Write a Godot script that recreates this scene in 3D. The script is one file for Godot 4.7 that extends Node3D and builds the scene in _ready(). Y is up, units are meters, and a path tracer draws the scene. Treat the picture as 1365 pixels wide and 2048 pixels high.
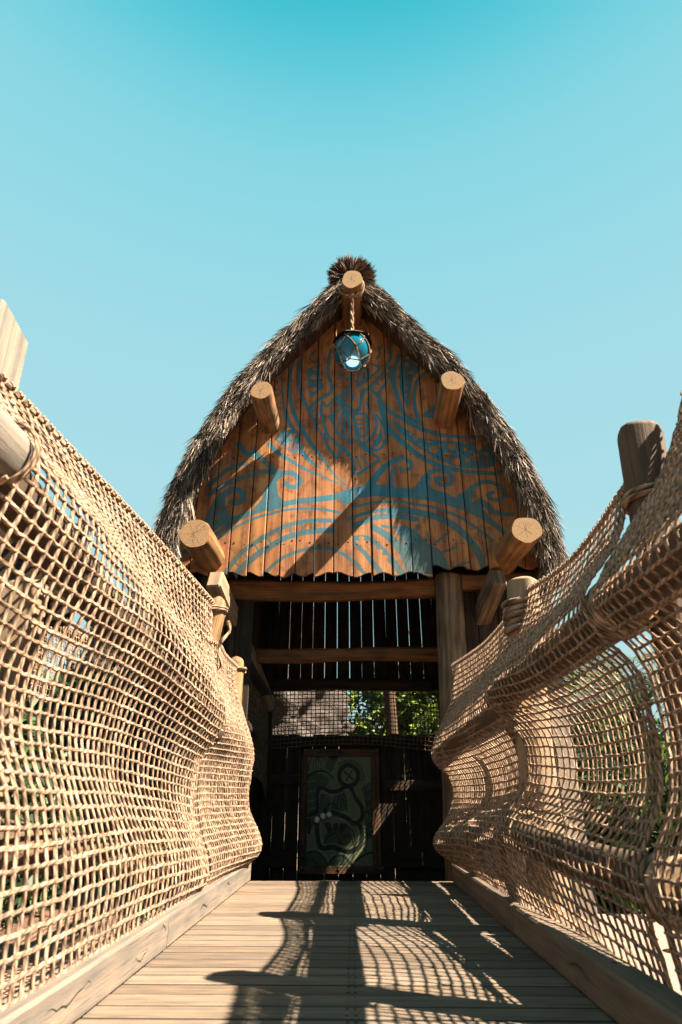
extends Node3D
# A thatched hut at the end of a netted wooden footbridge. Metres, y up, the bridge runs along -z.

class MB:
	var v := PackedVector3Array()
	var n := PackedVector3Array()
	var uv := PackedVector2Array()
	var ix := PackedInt32Array()
	var v0 := 0.0
	func quad(a: Vector3, b: Vector3, c: Vector3, d: Vector3, ua: Vector2, ub: Vector2, uc: Vector2, ud: Vector2) -> void:
		var k := v.size()
		var nn := (c - a).cross(b - a)
		if nn.length_squared() < 1e-16:
			nn = (d - a).cross(c - a)
		nn = nn.normalized()
		v.append_array([a, b, c, d])
		n.append_array([nn, nn, nn, nn])
		uv.append_array([ua, ub, uc, ud])
		ix.append_array([k, k + 1, k + 2, k, k + 2, k + 3])
	func tri(a: Vector3, b: Vector3, c: Vector3, ua := Vector2.ZERO, ub := Vector2.ZERO, uc := Vector2.ZERO) -> void:
		var k := v.size()
		var nn := (c - a).cross(b - a).normalized()
		v.append_array([a, b, c])
		n.append_array([nn, nn, nn])
		uv.append_array([ua, ub, uc])
		ix.append_array([k, k + 1, k + 2])
	func slab(t: Transform3D, size: Vector3, bev := 0.006, u0 := Vector2.ZERO) -> void:
		# a box with chamfered edges; the grain runs along its longest side
		var h := size * 0.5
		var b := minf(bev, minf(h.x, minf(h.y, h.z)) * 0.6)
		var along := 0
		if size.y > size.x and size.y >= size.z: along = 1
		elif size.z > size.x and size.z > size.y: along = 2
		var P := func(s: Vector3, inset: int) -> Vector3:
			# corner s, pulled in on the two axes other than "inset"
			var q := h * s
			for a in 3:
				if a != inset: q[a] -= b * s[a]
			return q
		var U := func(q: Vector3, face: int) -> Vector2:
			var o := [0, 1, 2]
			o.erase(face)
			var ai: int = o[0]
			var bi: int = o[1]
			if ai == along: return Vector2(q[bi], q[ai]) + u0
			return Vector2(q[ai], q[bi]) + u0
		for a in 3:
			for s in [-1.0, 1.0]:
				var o1 := (a + 1) % 3
				var o2 := (a + 2) % 3
				var c4 := []
				for k in [[-1, -1], [1, -1], [1, 1], [-1, 1]]:
					var sg := Vector3.ZERO
					sg[a] = s
					sg[o1] = k[0]
					sg[o2] = k[1]
					c4.append(P.call(sg, a))
				if s > 0: c4.reverse()
				quad(t * c4[0], t * c4[1], t * c4[2], t * c4[3], U.call(c4[0], a), U.call(c4[1], a), U.call(c4[2], a), U.call(c4[3], a))
		for a in 3:
			var o1 := (a + 1) % 3
			var o2 := (a + 2) % 3
			for s1 in [-1.0, 1.0]:
				for s2 in [-1.0, 1.0]:
					var g0 := Vector3.ZERO
					g0[o1] = s1
					g0[o2] = s2
					g0[a] = -1
					var g1 := g0
					g1[a] = 1
					var q := [P.call(g0, o1), P.call(g1, o1), P.call(g1, o2), P.call(g0, o2)]
					if s1 * s2 < 0: q.reverse()
					quad(t * q[0], t * q[1], t * q[2], t * q[3], U.call(q[0], o1), U.call(q[1], o1), U.call(q[2], o1), U.call(q[3], o1))
		for s in [Vector3(-1, -1, -1), Vector3(1, -1, -1), Vector3(1, 1, -1), Vector3(-1, 1, -1), Vector3(-1, -1, 1), Vector3(1, -1, 1), Vector3(1, 1, 1), Vector3(-1, 1, 1)]:
			var q := [P.call(s, 0), P.call(s, 1), P.call(s, 2)]
			if s.x * s.y * s.z > 0: q.reverse()
			tri(t * q[0], t * q[1], t * q[2])
	func tube(p: PackedVector3Array, r: PackedFloat32Array, sides: int, cap := false, us := 1.0, closed := false) -> void:
		var cnt := p.size()
		if cnt < 2: return
		var base := v.size()
		var side := Vector3.ZERO
		var run := 0.0
		for i in cnt:
			var tg: Vector3
			if closed: tg = (p[(i + 1) % (cnt - 1)] - p[(i - 1 + cnt - 1) % (cnt - 1)])
			else: tg = p[mini(i + 1, cnt - 1)] - p[maxi(i - 1, 0)]
			tg = tg.normalized()
			if i == 0: side = tg.cross(Vector3(0.37, 0.81, 0.45)).normalized()
			else:
				side = (side - tg * side.dot(tg)).normalized()
				run += p[i].distance_to(p[i - 1])
			var up := tg.cross(side)
			for k in sides + 1:
				var a := TAU * k / sides
				var d := side * cos(a) + up * sin(a)
				v.append(p[i] + d * r[i])
				n.append(d)
				uv.append(Vector2(float(k) / sides, v0 + run * us))
		var w := sides + 1
		for i in cnt - 1:
			for k in sides:
				var q := base + i * w + k
				ix.append_array([q, q + w, q + 1, q + 1, q + w, q + w + 1])
		if cap:
			for e in [0, cnt - 1]:
				var c := v.size()
				var nn := (p[0] - p[1]).normalized() if e == 0 else (p[cnt - 1] - p[cnt - 2]).normalized()
				v.append(p[e])
				n.append(nn)
				uv.append(Vector2(0.5, 0.5))
				for k in sides + 1:
					v.append(v[base + e * w + k])
					n.append(nn)
					uv.append(Vector2(0.5 + 0.5 * cos(TAU * k / sides), 0.5 + 0.5 * sin(TAU * k / sides)))
				for k in sides:
					if e == 0: ix.append_array([c, c + 1 + k, c + 2 + k])
					else: ix.append_array([c, c + 2 + k, c + 1 + k])
	func ball(c: Vector3, r: Vector3, rings := 8, segs := 12) -> void:
		var base := v.size()
		for i in rings + 1:
			var th := PI * i / rings
			for k in segs + 1:
				var ph := TAU * k / segs
				var d := Vector3(sin(th) * cos(ph), cos(th), sin(th) * sin(ph))
				v.append(c + d * r)
				n.append(d)
				uv.append(Vector2(float(k) / segs, float(i) / rings))
		var w := segs + 1
		for i in rings:
			for k in segs:
				var q := base + i * w + k
				ix.append_array([q, q + w, q + 1, q + 1, q + w, q + w + 1])
	func knot(c: Vector3, r: float) -> void:
		var base := v.size()
		for d: Vector3 in [Vector3.UP, Vector3.DOWN, Vector3.LEFT, Vector3.RIGHT, Vector3.FORWARD, Vector3.BACK]:
			v.append(c + d * r)
			n.append(d)
			uv.append(Vector2(d.x + d.z, d.y))
		for f in [[0, 2, 4], [0, 4, 3], [0, 3, 5], [0, 5, 2], [1, 4, 2], [1, 3, 4], [1, 5, 3], [1, 2, 5]]:
			ix.append_array([base + f[0], base + f[1], base + f[2]])
	func mesh() -> ArrayMesh:
		var a := []
		a.resize(Mesh.ARRAY_MAX)
		a[Mesh.ARRAY_VERTEX] = v
		a[Mesh.ARRAY_NORMAL] = n
		a[Mesh.ARRAY_TEX_UV] = uv
		a[Mesh.ARRAY_INDEX] = ix
		var m := ArrayMesh.new()
		m.add_surface_from_arrays(Mesh.PRIMITIVE_TRIANGLES, a)
		return m

var rng := RandomNumberGenerator.new()
var nz := FastNoiseLite.new()
var M := {}
var mask := PackedFloat32Array()
var mw := 1024
var mh := 840

func rf(a: float, b: float) -> float: return rng.randf_range(a, b)

# ---------- nodes ----------
func thing(called: String, label: String, category: String, at := Vector3.ZERO, group := "") -> Node3D:
	var o := Node3D.new()
	o.name = numbered(called, self)
	add_child(o)
	o.position = at
	tag(o, label, category, group)
	return o

func numbered(called: String, parent: Node) -> String:
	if parent.get_node_or_null(NodePath(called)) == null: return called
	var i := 1
	while parent.get_node_or_null(NodePath("%s_%03d" % [called, i])) != null: i += 1
	return "%s_%03d" % [called, i]

func tag(o: Node3D, label: String, category: String, group := "") -> void:
	o.set_meta("label", label)
	o.set_meta("category", category)
	if group != "": o.set_meta("group", group)

var counts := {}
func part(parent: Node3D, called: String, mb: MB, mat: Material) -> MeshInstance3D:
	return hang(parent, called, mb.mesh(), mat)

func hang(parent: Node3D, called: String, mesh: Mesh, mat: Material) -> MeshInstance3D:
	var o := MeshInstance3D.new()
	var key := [parent.get_instance_id(), called]
	var c: int = counts.get(key, 0)
	counts[key] = c + 1
	o.name = called if c == 0 else "%s_%03d" % [called, c]
	o.mesh = mesh
	o.material_override = mat
	parent.add_child(o, true)
	return o

func stuff(o: Node) -> void: o.set_meta("kind", "stuff")

func structure(called: String, mb: MB, mat: Material) -> MeshInstance3D:
	var o := part(self, called, mb, mat)
	o.set_meta("kind", "structure")
	return o

func scatter(parent: Node3D, called: String, mesh: Mesh, mat: Material, where: Array, tints: PackedColorArray) -> MultiMeshInstance3D:
	var mm := MultiMesh.new()
	mm.transform_format = MultiMesh.TRANSFORM_3D
	mm.use_colors = true
	mm.mesh = mesh
	mm.instance_count = where.size()
	for i in where.size():
		mm.set_instance_transform(i, where[i])
		mm.set_instance_color(i, tints[i])
	var o := MultiMeshInstance3D.new()
	o.name = called
	o.multimesh = mm
	o.material_override = mat
	parent.add_child(o, true)
	stuff(o)
	return o

# ---------- textures and materials ----------
func lin(r: float, g: float, b: float) -> Color: return Color(r, g, b).linear_to_srgb()

func seam(w: int, h: int, freq: float, s: int, oct := 3) -> Image:
	var f := FastNoiseLite.new()
	f.seed = s
	f.frequency = freq
	f.fractal_octaves = oct
	return f.get_seamless_image(w, h)

func grain_image(s: int, cracks: float, contrast: float) -> Image:
	# grain along v, seamless
	var W := 512
	var a := seam(512, 24, 0.09, s, 4)
	a.resize(W, W, Image.INTERPOLATE_CUBIC)
	var b := seam(256, 16, 0.03, s + 1, 3)
	b.resize(W, W, Image.INTERPOLATE_CUBIC)
	var c := seam(256, 256, 0.02, s + 2, 3)
	c.resize(W, W, Image.INTERPOLATE_CUBIC)
	var d := seam(512, 40, 0.2, s + 3, 2)
	d.resize(W, W, Image.INTERPOLATE_CUBIC)
	var e := seam(512, 512, 0.25, s + 4, 1)
	var pa := a.get_data()
	var pb := b.get_data()
	var pc := c.get_data()
	var pd := d.get_data()
	var pe := e.get_data()
	var out := PackedByteArray()
	out.resize(W * W * 3)
	for i in W * W:
		var ga := pa[i] / 255.0 - 0.5
		var gb := pb[i] / 255.0 - 0.5
		var gc := pc[i] / 255.0 - 0.5
		var gd := pd[i] / 255.0
		var ge := pe[i] / 255.0 - 0.5
		var x := 0.80 + contrast * (0.26 * ga + 0.30 * gb + 0.30 * gc + 0.14 * ge)
		var k := clampf((gd - 0.73) * 9.0, 0.0, 1.0) * cracks
		x *= 1.0 - 0.7 * k
		var warm := 0.05 * gb + 0.05 * gc
		out[i * 3] = int(clampf(x + warm, 0.0, 1.0) * 255.0)
		out[i * 3 + 1] = int(clampf(x, 0.0, 1.0) * 255.0)
		out[i * 3 + 2] = int(clampf(x - warm - 0.02 * k, 0.0, 1.0) * 255.0)
	return Image.create_from_data(W, W, false, Image.FORMAT_RGB8, out)

func wood(tex: Texture2D, col: Color, scale: Vector3, bump: float, rough := 0.8) -> StandardMaterial3D:
	var m := StandardMaterial3D.new()
	m.albedo_texture = tex
	m.albedo_color = col
	m.roughness = rough
	m.metallic_specular = 0.35
	m.uv1_scale = scale
	m.heightmap_enabled = true
	m.heightmap_texture = tex
	m.heightmap_scale = bump
	return m

func plainm(col: Color, rough := 0.85) -> StandardMaterial3D:
	var m := StandardMaterial3D.new()
	m.albedo_color = col
	m.roughness = rough
	m.metallic_specular = 0.35
	return m

func ring_image(s: int) -> Image:
	var W := 256
	var out := PackedByteArray()
	out.resize(W * W * 3)
	nz.seed = s
	nz.frequency = 0.02
	for y in W:
		for x in W:
			var d := Vector2(x - 118.0, y - 134.0)
			var w := nz.get_noise_2d(x, y)
			var r := d.length() + 14.0 * w
			var a := d.angle()
			var t := 0.80 + 0.09 * sin(r * 0.55) + 0.05 * sin(r * 1.4 + 3.0 * w) + 0.06 * nz.get_noise_2d(x * 6.0, y * 6.0)
			for k in 9:
				var ca := k * 0.698 + 0.5 * sin(k * 7.3 + s)
				var da: float = absf(wrapf(a - ca + 0.15 * w, -PI, PI)) * d.length()
				if da < 1.6 and d.length() < 60.0 + 50.0 * absf(sin(k * 3.1 + s)): t *= 0.62
			if absf(fposmod(x * 0.35 + y * 0.9 + 10.0 * w, 17.0) - 8.0) < 0.7: t *= 0.86
			var i := (y * W + x) * 3
			out[i] = int(clampf(t, 0, 1) * 255)
			out[i + 1] = int(clampf(t * 0.99, 0, 1) * 255)
			out[i + 2] = int(clampf(t * 0.97, 0, 1) * 255)
	return Image.create_from_data(W, W, false, Image.FORMAT_RGB8, out)

func rope_normal() -> Texture2D:
	var W := 64
	var im := Image.create(W, W, false, Image.FORMAT_RGB8)
	for y in W:
		for x in W:
			var t := 0.5 + 0.5 * sin(TAU * (x * 2.0 / W + y * 1.0 / W))
			t = pow(t, 0.6)
			var f := 0.5 + 0.5 * sin(TAU * (x * 14.0 / W + y * 5.0 / W))
			var g := clampf(t * 0.9 + f * 0.1, 0, 1)
			im.set_pixel(x, y, Color(g, g, g))
	im.bump_map_to_normal_map(6.0)
	return ImageTexture.create_from_image(im)

func rope_albedo() -> Texture2D:
	# sixteen turns of the lay, with dirt and wear changing slowly along the cord
	var W := 64
	var im := Image.create(W, 512, false, Image.FORMAT_RGB8)
	nz.seed = 77
	nz.frequency = 1.0
	for y in 512:
		var w := 0.86 + 0.22 * (sin(TAU * y / 512.0 + 1.0) * 0.4 + sin(TAU * 3.0 * y / 512.0) * 0.4 + sin(TAU * 7.0 * y / 512.0 + 2.0) * 0.3)
		for x in W:
			var t := 0.5 + 0.5 * sin(TAU * (x * 2.0 / W + y * 16.0 / 512.0))
			var g := w * (0.52 + 0.48 * pow(t, 0.5)) * (0.94 + 0.12 * nz.get_noise_2d(x * 3.1, y * 0.7))
			im.set_pixel(x, y, Color(g, g * (0.95 + 0.03 * w), g * (0.88 + 0.08 * w)))
	return ImageTexture.create_from_image(im)

# ---------- painted patterns: lines, filled shapes and dots laid on the boards ----------
func _smooth(p: Array) -> PackedVector2Array:
	var q := PackedVector2Array()
	for i in p.size() / 2: q.append(Vector2(p[i * 2], p[i * 2 + 1]))
	if q.size() < 3: return q
	var o := PackedVector2Array()
	for i in q.size() - 1:
		var a := q[maxi(i - 1, 0)]
		var d := q[mini(i + 2, q.size() - 1)]
		var st := maxi(2, int(q[i].distance_to(q[i + 1]) / 7.0))
		for k in st: o.append(q[i].cubic_interpolate(q[i + 1], a, d, float(k) / st))
	o.append(q[q.size() - 1])
	return o

func _stroke(p: Array, w0: float, w1: float, val := 1.0, sharp := false) -> void:
	var q := _smooth(p)
	if sharp:
		q.clear()
		for i in p.size() / 2: q.append(Vector2(p[i * 2], p[i * 2 + 1]))
	var tot := 0.0
	for i in q.size() - 1: tot += q[i].distance_to(q[i + 1])
	var run := 0.0
	for i in q.size() - 1:
		var a := q[i]
		var b := q[i + 1]
		var l := a.distance_to(b)
		var ra := 0.5 * lerpf(w0, w1, run / maxf(tot, 0.01))
		var rb := 0.5 * lerpf(w0, w1, (run + l) / maxf(tot, 0.01))
		run += l
		var mr := maxf(ra, rb) + 1.0
		var ab := b - a
		var l2 := maxf(ab.length_squared(), 0.0001)
		for y in range(maxi(0, int(minf(a.y, b.y) - mr)), mini(mh, int(maxf(a.y, b.y) + mr) + 1)):
			for x in range(maxi(0, int(minf(a.x, b.x) - mr)), mini(mw, int(maxf(a.x, b.x) + mr) + 1)):
				var pp := Vector2(x, y)
				var t := clampf((pp - a).dot(ab) / l2, 0.0, 1.0)
				var cov := clampf(lerpf(ra, rb, t) + 0.5 - pp.distance_to(a + ab * t), 0.0, 1.0)
				if cov > 0.0: mask[y * mw + x] = lerpf(mask[y * mw + x], val, cov) if val < 1.0 else maxf(mask[y * mw + x], cov)

func _fill(p: Array, val: float) -> void:
	var q := _smooth(p + [p[0], p[1]])
	var lo := 1e9
	var hi := -1e9
	for a in q:
		lo = minf(lo, a.y)
		hi = maxf(hi, a.y)
	for y in range(maxi(0, int(lo)), mini(mh, int(hi) + 1)):
		var xs := []
		for i in q.size() - 1:
			var a := q[i]
			var b := q[i + 1]
			if (a.y <= y) != (b.y <= y): xs.append(a.x + (y - a.y) / (b.y - a.y) * (b.x - a.x))
		xs.sort()
		for k in xs.size() / 2:
			for x in range(maxi(0, int(xs[k * 2])), mini(mw, int(xs[k * 2 + 1]) + 1)): mask[y * mw + x] = val

func _dot(cx: float, cy: float, r: float, val: float) -> void:
	for y in range(maxi(0, int(cy - r - 1)), mini(mh, int(cy + r + 2))):
		for x in range(maxi(0, int(cx - r - 1)), mini(mw, int(cx + r + 2))):
			var cov := clampf(r + 0.5 - Vector2(x - cx, y - cy).length(), 0.0, 1.0)
			mask[y * mw + x] = lerpf(mask[y * mw + x], val, cov)

func _ring(cx: float, cy: float, r: float, w: float) -> void:
	for y in range(maxi(0, int(cy - r - w - 1)), mini(mh, int(cy + r + w + 2))):
		for x in range(maxi(0, int(cx - r - w - 1)), mini(mw, int(cx + r + w + 2))):
			var cov := clampf(w * 0.6 + 0.5 - absf(Vector2(x - cx, y - cy).length() - r), 0.0, 1.0)
			mask[y * mw + x] = maxf(mask[y * mw + x], cov)

# the mural on the gable: gable plane x -1.95 .. 1.96, y 5.45 .. 2.24, 262 pixels to the metre
func mural_texture(seams: Array) -> Texture2D:
	mask.resize(mw * mh)
	mask.fill(0.0)
	_stroke([163, 714, 214, 666, 265, 639, 326, 619], 10.6, 13.7)
	_stroke([307, 628, 375, 608, 450, 600, 512, 586, 495, 587, 559, 570], 13.7, 19.8)
	_stroke([518, 587, 563, 583, 619, 586, 683, 591, 735, 604, 785, 623], 27.4, 27.4)
	_stroke([779, 614, 817, 640, 851, 668, 884, 700], 24.3, 12.2)
	_stroke([495, 608, 518, 595, 544, 574, 567, 553], 21.3, 13.7)
	_stroke([560, 562, 577, 536, 599, 510, 623, 495, 646, 488, 665, 500, 663, 515, 647, 521, 634, 515], 19.8, 7.6)
	_stroke([612, 579, 612, 541, 622, 515], 12.2, 7.6)
	_stroke([567, 566, 605, 567], 7.6, 6.1)
	_fill([657, 580, 685, 559, 703, 537, 714, 546, 707, 563, 721, 580, 751, 589, 757, 610, 656, 601], 1.0)
	_stroke([685, 563, 703, 537, 729, 524, 759, 531, 765, 553, 749, 567, 730, 563, 725, 548, 739, 546], 13.7, 10.6)
	_fill([773, 598, 800, 581, 816, 569, 818, 594, 809, 611, 830, 623, 848, 660, 809, 648], 1.0)
	_stroke([795, 598, 816, 573, 847, 558, 879, 566, 894, 586, 886, 605, 863, 609, 851, 596, 865, 588], 13.7, 10.6)
	_stroke([831, 611, 861, 640, 886, 648, 908, 649], 18.2, 9.1)
	_fill([292, 575, 304, 554, 318, 531, 323, 565, 329, 593, 344, 609, 345, 625, 276, 631, 270, 624, 286, 603], 1.0)
	_stroke([316, 547, 333, 530, 357, 528, 377, 541, 379, 559, 366, 568, 352, 565, 346, 557], 15.2, 12.2)
	_fill([143, 666, 158, 627, 169, 597, 194, 578, 196, 616, 206, 641, 222, 646, 255, 636, 205, 664, 152, 701], 1.0)
	_stroke([178, 613, 195, 583, 216, 573, 238, 585, 237, 603, 222, 612, 208, 607], 18.2, 13.7)
	_stroke([149, 701, 184, 674, 213, 654], 12.2, 9.1)
	_dot(176, 651, 5.3, 0.0)
	_dot(178, 630, 3.3, 0.0)
	_stroke([167, 725, 215, 685, 266, 657, 326, 637, 388, 628, 444, 632, 481, 640], 6.1, 7.6)
	_stroke([514, 625, 562, 615, 618, 612, 689, 622, 747, 641, 803, 674, 850, 718], 7.6, 7.6)
	_stroke([207, 802, 236, 756, 281, 716, 329, 685, 377, 667, 426, 660, 469, 663], 12.2, 10.6)
	_stroke([231, 805, 258, 774, 298, 739, 348, 709, 402, 691, 466, 688], 16.7, 13.7)
	_stroke([228, 766, 244, 782], 4.6, 4.6)
	_stroke([250, 745, 266, 766], 4.6, 4.6)
	_stroke([276, 724, 289, 746], 4.6, 4.6)
	_stroke([305, 703, 315, 723], 4.6, 4.6)
	_stroke([332, 687, 340, 709], 4.6, 4.6)
	_stroke([359, 676, 364, 699], 4.6, 4.6)
	_stroke([389, 668, 393, 691], 4.6, 4.6)
	_stroke([417, 663, 419, 686], 4.6, 4.6)
	_stroke([444, 661, 445, 686], 4.6, 4.6)
	_stroke([300, 802, 329, 771, 367, 748, 415, 734, 466, 736], 9.1, 9.1)
	_stroke([469, 739, 499, 755, 530, 781], 7.6, 7.6)
	_stroke([495, 754, 519, 775, 541, 800], 9.1, 9.1)
	_stroke([502, 661, 543, 643, 607, 632], 7.6, 10.6)
	_stroke([603, 636, 651, 636, 702, 649, 748, 669, 786, 704, 811, 743, 822, 781], 18.2, 18.2)
	_stroke([517, 678, 565, 656, 617, 652, 668, 659], 13.7, 13.7)
	_stroke([573, 646, 574, 662], 3.8, 3.8)
	_stroke([588, 642, 589, 660], 3.8, 3.8)
	_stroke([603, 640, 604, 658], 3.8, 3.8)
	_stroke([617, 639, 619, 657], 3.8, 3.8)
	_stroke([632, 640, 632, 658], 3.8, 3.8)
	_stroke([647, 641, 646, 659], 3.8, 3.8)
	_stroke([662, 644, 660, 661], 3.8, 3.8)
	_stroke([676, 647, 674, 663], 3.8, 3.8)
	_stroke([520, 709, 549, 710, 581, 737, 612, 776, 629, 802], 13.7, 18.2)
	_stroke([564, 682, 600, 706, 631, 745, 651, 795], 16.7, 21.3)
	_stroke([516, 721, 545, 752, 576, 794], 9.1, 15.2)
	_dot(535, 710, 5.9, 0.0)
	_dot(549, 721, 5.9, 0.0)
	_dot(565, 733, 5.9, 0.0)
	_dot(579, 745, 5.9, 0.0)
	_dot(591, 759, 5.9, 0.0)
	_fill([616, 678, 656, 683, 697, 726, 725, 746, 739, 796, 665, 797, 642, 749], 1.0)
	_stroke([587, 678, 616, 682, 642, 679], 9.1, 4.6)
	_stroke([708, 727, 743, 699], 6.1, 6.1)
	_stroke([728, 748, 762, 735], 6.1, 6.1)
	_stroke([750, 784, 790, 773], 6.1, 6.1)
	_stroke([698, 715, 694, 695], 6.1, 6.1)
	_stroke([666, 699, 671, 679], 6.1, 6.1)
	_stroke([354, 157, 343, 219, 344, 273, 353, 326, 374, 380, 403, 433], 10.6, 12.2)
	_stroke([403, 433, 419, 460, 442, 494, 471, 538, 501, 566], 12.2, 1.5)
	_stroke([371, 163, 367, 219, 373, 268, 385, 306, 399, 336], 10.6, 10.6)
	_stroke([399, 333, 418, 306, 459, 273, 450, 220, 450, 170, 457, 130], 10.6, 9.1)
	_stroke([399, 336, 411, 366, 424, 394, 434, 414], 7.6, 6.1)
	_stroke([406, 340, 419, 333, 418, 373], 6.1, 6.1)
	_fill([389, 197, 421, 184, 426, 152, 428, 231, 439, 258, 421, 275, 403, 291, 396, 258], 1.0)
	_dot(409, 226, 7.7, 0.0)
	_dot(410, 265, 8.5, 0.0)
	_dot(411, 197, 4.7, 0.0)
	_dot(415, 242, 3.0, 0.0)
	_stroke([413, 132, 397, 155, 411, 175, 425, 158], 6.1, 6.1)
	_stroke([336, 339, 343, 367, 360, 398, 376, 426], 13.7, 9.1)
	_stroke([298, 442, 325, 470, 372, 503, 417, 529, 465, 552, 501, 566], 13.7, 1.5)
	_fill([376, 422, 393, 467, 418, 499, 436, 518, 397, 490, 377, 460], 1.0)
	_fill([310, 425, 336, 398, 369, 406, 373, 441, 368, 471, 341, 452], 1.0)
	_dot(355, 448, 15.1, 0.0)
	_dot(358, 418, 9.9, 0.0)
	_dot(323, 425, 5.9, 0.0)
	_ring(355, 448, 13.2, 1.6)
	_ring(355, 448, 5.9, 1.6)
	_ring(358, 418, 7.2, 1.6)
	_ring(323, 425, 3.9, 1.6)
	_stroke([361, 448, 369, 448], 1.8, 1.8)
	_stroke([360, 453, 365, 459], 1.8, 1.8)
	_stroke([356, 455, 356, 463], 1.8, 1.8)
	_stroke([351, 453, 347, 459], 1.8, 1.8)
	_stroke([350, 448, 342, 448], 1.8, 1.8)
	_stroke([351, 443, 346, 437], 1.8, 1.8)
	_stroke([355, 441, 355, 433], 1.8, 1.8)
	_stroke([359, 443, 364, 437], 1.8, 1.8)
	_stroke([151, 588, 196, 555, 242, 536, 289, 523, 328, 527], 13.7, 13.7)
	_dot(227, 543, 3.6, 0.0)
	_dot(241, 537, 4.3, 0.0)
	_dot(258, 529, 3.6, 0.0)
	_dot(274, 526, 4.3, 0.0)
	_dot(211, 550, 3.0, 0.0)
	_dot(305, 517, 3.9, 0.0)
	_stroke([264, 468, 288, 494, 315, 520], 13.7, 13.7)
	_dot(271, 475, 4.3, 0.0)
	_dot(281, 488, 4.3, 0.0)
	_dot(295, 502, 3.9, 0.0)
	_stroke([151, 561, 181, 526, 211, 506, 237, 498], 12.2, 12.2)
	_stroke([214, 437, 235, 465, 259, 475], 15.2, 15.2)
	_stroke([258, 460, 275, 484], 12.2, 12.2)
	_ring(156, 524, 8.1, 2.0)
	_ring(169, 507, 8.1, 2.0)
	_ring(185, 493, 8.1, 2.0)
	_ring(198, 483, 8.1, 2.0)
	_stroke([83, 765, 105, 743, 131, 730], 13.7, 13.7)
	_ring(311, 218, 9.6, 3.0)
	_ring(310, 273, 9.6, 3.0)
	_ring(322, 318, 9.6, 3.0)
	_stroke([320, 213, 325, 273, 331, 326, 340, 367], 6.1, 6.1)
	_ring(331, 359, 7.4, 2.0)
	_ring(334, 390, 5.3, 2.0)
	_stroke([436, 309, 431, 334, 439, 376, 445, 404, 441, 424, 451, 449, 461, 466], 7.6, 7.6)
	_stroke([441, 419, 452, 449, 474, 484, 486, 454, 510, 476, 516, 509], 7.6, 7.6)
	_stroke([495, 460, 513, 487, 516, 518, 526, 533, 553, 514, 583, 490, 554, 465, 534, 442, 529, 400], 7.6, 7.6)
	_stroke([526, 483, 537, 518], 4.6, 4.6)
	_stroke([538, 476, 553, 507], 4.6, 4.6)
	_stroke([436, 309, 449, 325, 463, 301], 6.1, 6.1)
	_stroke([458, 327, 460, 344, 472, 339], 6.1, 6.1)
	_stroke([468, 301, 492, 328, 516, 359], 7.6, 7.6)
	_stroke([492, 328, 507, 377, 513, 441, 492, 422, 471, 402, 469, 348, 492, 328], 6.1, 6.1)
	_stroke([492, 333, 494, 377, 484, 412], 4.6, 4.6)
	_stroke([492, 338, 475, 389], 4.6, 4.6)
	_stroke([494, 377, 496, 422], 4.6, 4.6)
	_fill([449, 356, 469, 348, 462, 364, 469, 387], 1.0)
	_stroke([445, 404, 456, 422, 470, 433], 7.6, 7.6)
	_stroke([471, 439, 496, 461], 9.1, 7.6)
	_stroke([472, 293, 508, 266, 513, 204], 7.6, 7.6)
	_stroke([472, 293, 501, 323, 532, 339, 543, 284, 564, 265], 9.1, 9.1)
	_stroke([495, 312, 508, 283], 6.1, 6.1)
	_stroke([476, 300, 506, 277], 6.1, 6.1)
	_stroke([514, 307, 521, 283], 6.1, 6.1)
	_stroke([486, 204, 479, 221, 506, 233], 6.1, 6.1)
	_stroke([530, 259, 537, 210, 558, 200, 559, 233, 530, 259], 7.6, 7.6)
	_stroke([539, 249, 549, 210], 4.6, 4.6)
	_stroke([566, 289, 555, 312, 562, 336], 7.6, 6.1)
	_stroke([518, 352, 551, 352, 554, 410, 533, 415, 520, 359], 7.6, 7.6)
	_stroke([529, 368, 546, 367], 4.6, 4.6)
	_stroke([532, 382, 548, 381], 4.6, 4.6)
	_stroke([535, 396, 549, 395], 4.6, 4.6)
	_stroke([521, 367, 530, 427, 545, 447, 560, 463], 9.1, 9.1)
	_stroke([587, 292, 595, 341, 610, 394, 636, 429, 658, 452], 13.7, 16.7)
	_stroke([658, 452, 656, 450, 704, 493, 764, 519, 827, 531, 888, 535], 16.7, 10.6)
	_stroke([587, 293, 609, 337, 652, 369, 702, 402], 10.6, 13.7)
	_stroke([702, 402, 765, 422, 849, 424], 13.7, 9.1)
	_fill([619, 368, 656, 397, 696, 430, 705, 444, 703, 466, 663, 435, 650, 421, 633, 397], 1.0)
	_fill([708, 430, 750, 435, 793, 440, 836, 443, 884, 464, 879, 509, 828, 519, 772, 510, 727, 489, 698, 462, 664, 430, 665, 416], 1.0)
	_dot(725, 462, 11.1, 0.0)
	_dot(759, 481, 9.9, 0.0)
	_dot(772, 454, 9.5, 0.0)
	_dot(780, 499, 11.1, 0.0)
	_dot(832, 486, 11.1, 0.0)
	_dot(842, 455, 10.3, 0.0)
	_dot(807, 463, 5.2, 0.0)
	_dot(745, 451, 5.2, 0.0)
	_dot(810, 495, 5.9, 0.0)
	_dot(859, 477, 7.1, 0.0)
	_dot(715, 439, 4.8, 0.0)
	_dot(680, 430, 3.6, 0.0)
	_dot(691, 446, 3.6, 0.0)
	_dot(702, 457, 3.2, 0.0)
	_dot(808, 445, 3.6, 0.0)
	_dot(857, 499, 5.6, 0.0)
	_dot(750, 501, 3.2, 0.0)
	_dot(790, 472, 3.2, 0.0)
	_dot(822, 468, 3.2, 0.0)
	_dot(681, 424, 6.5, 0.0)
	_dot(669, 413, 2.8, 0.0)
	_dot(692, 446, 3.2, 0.0)
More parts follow.
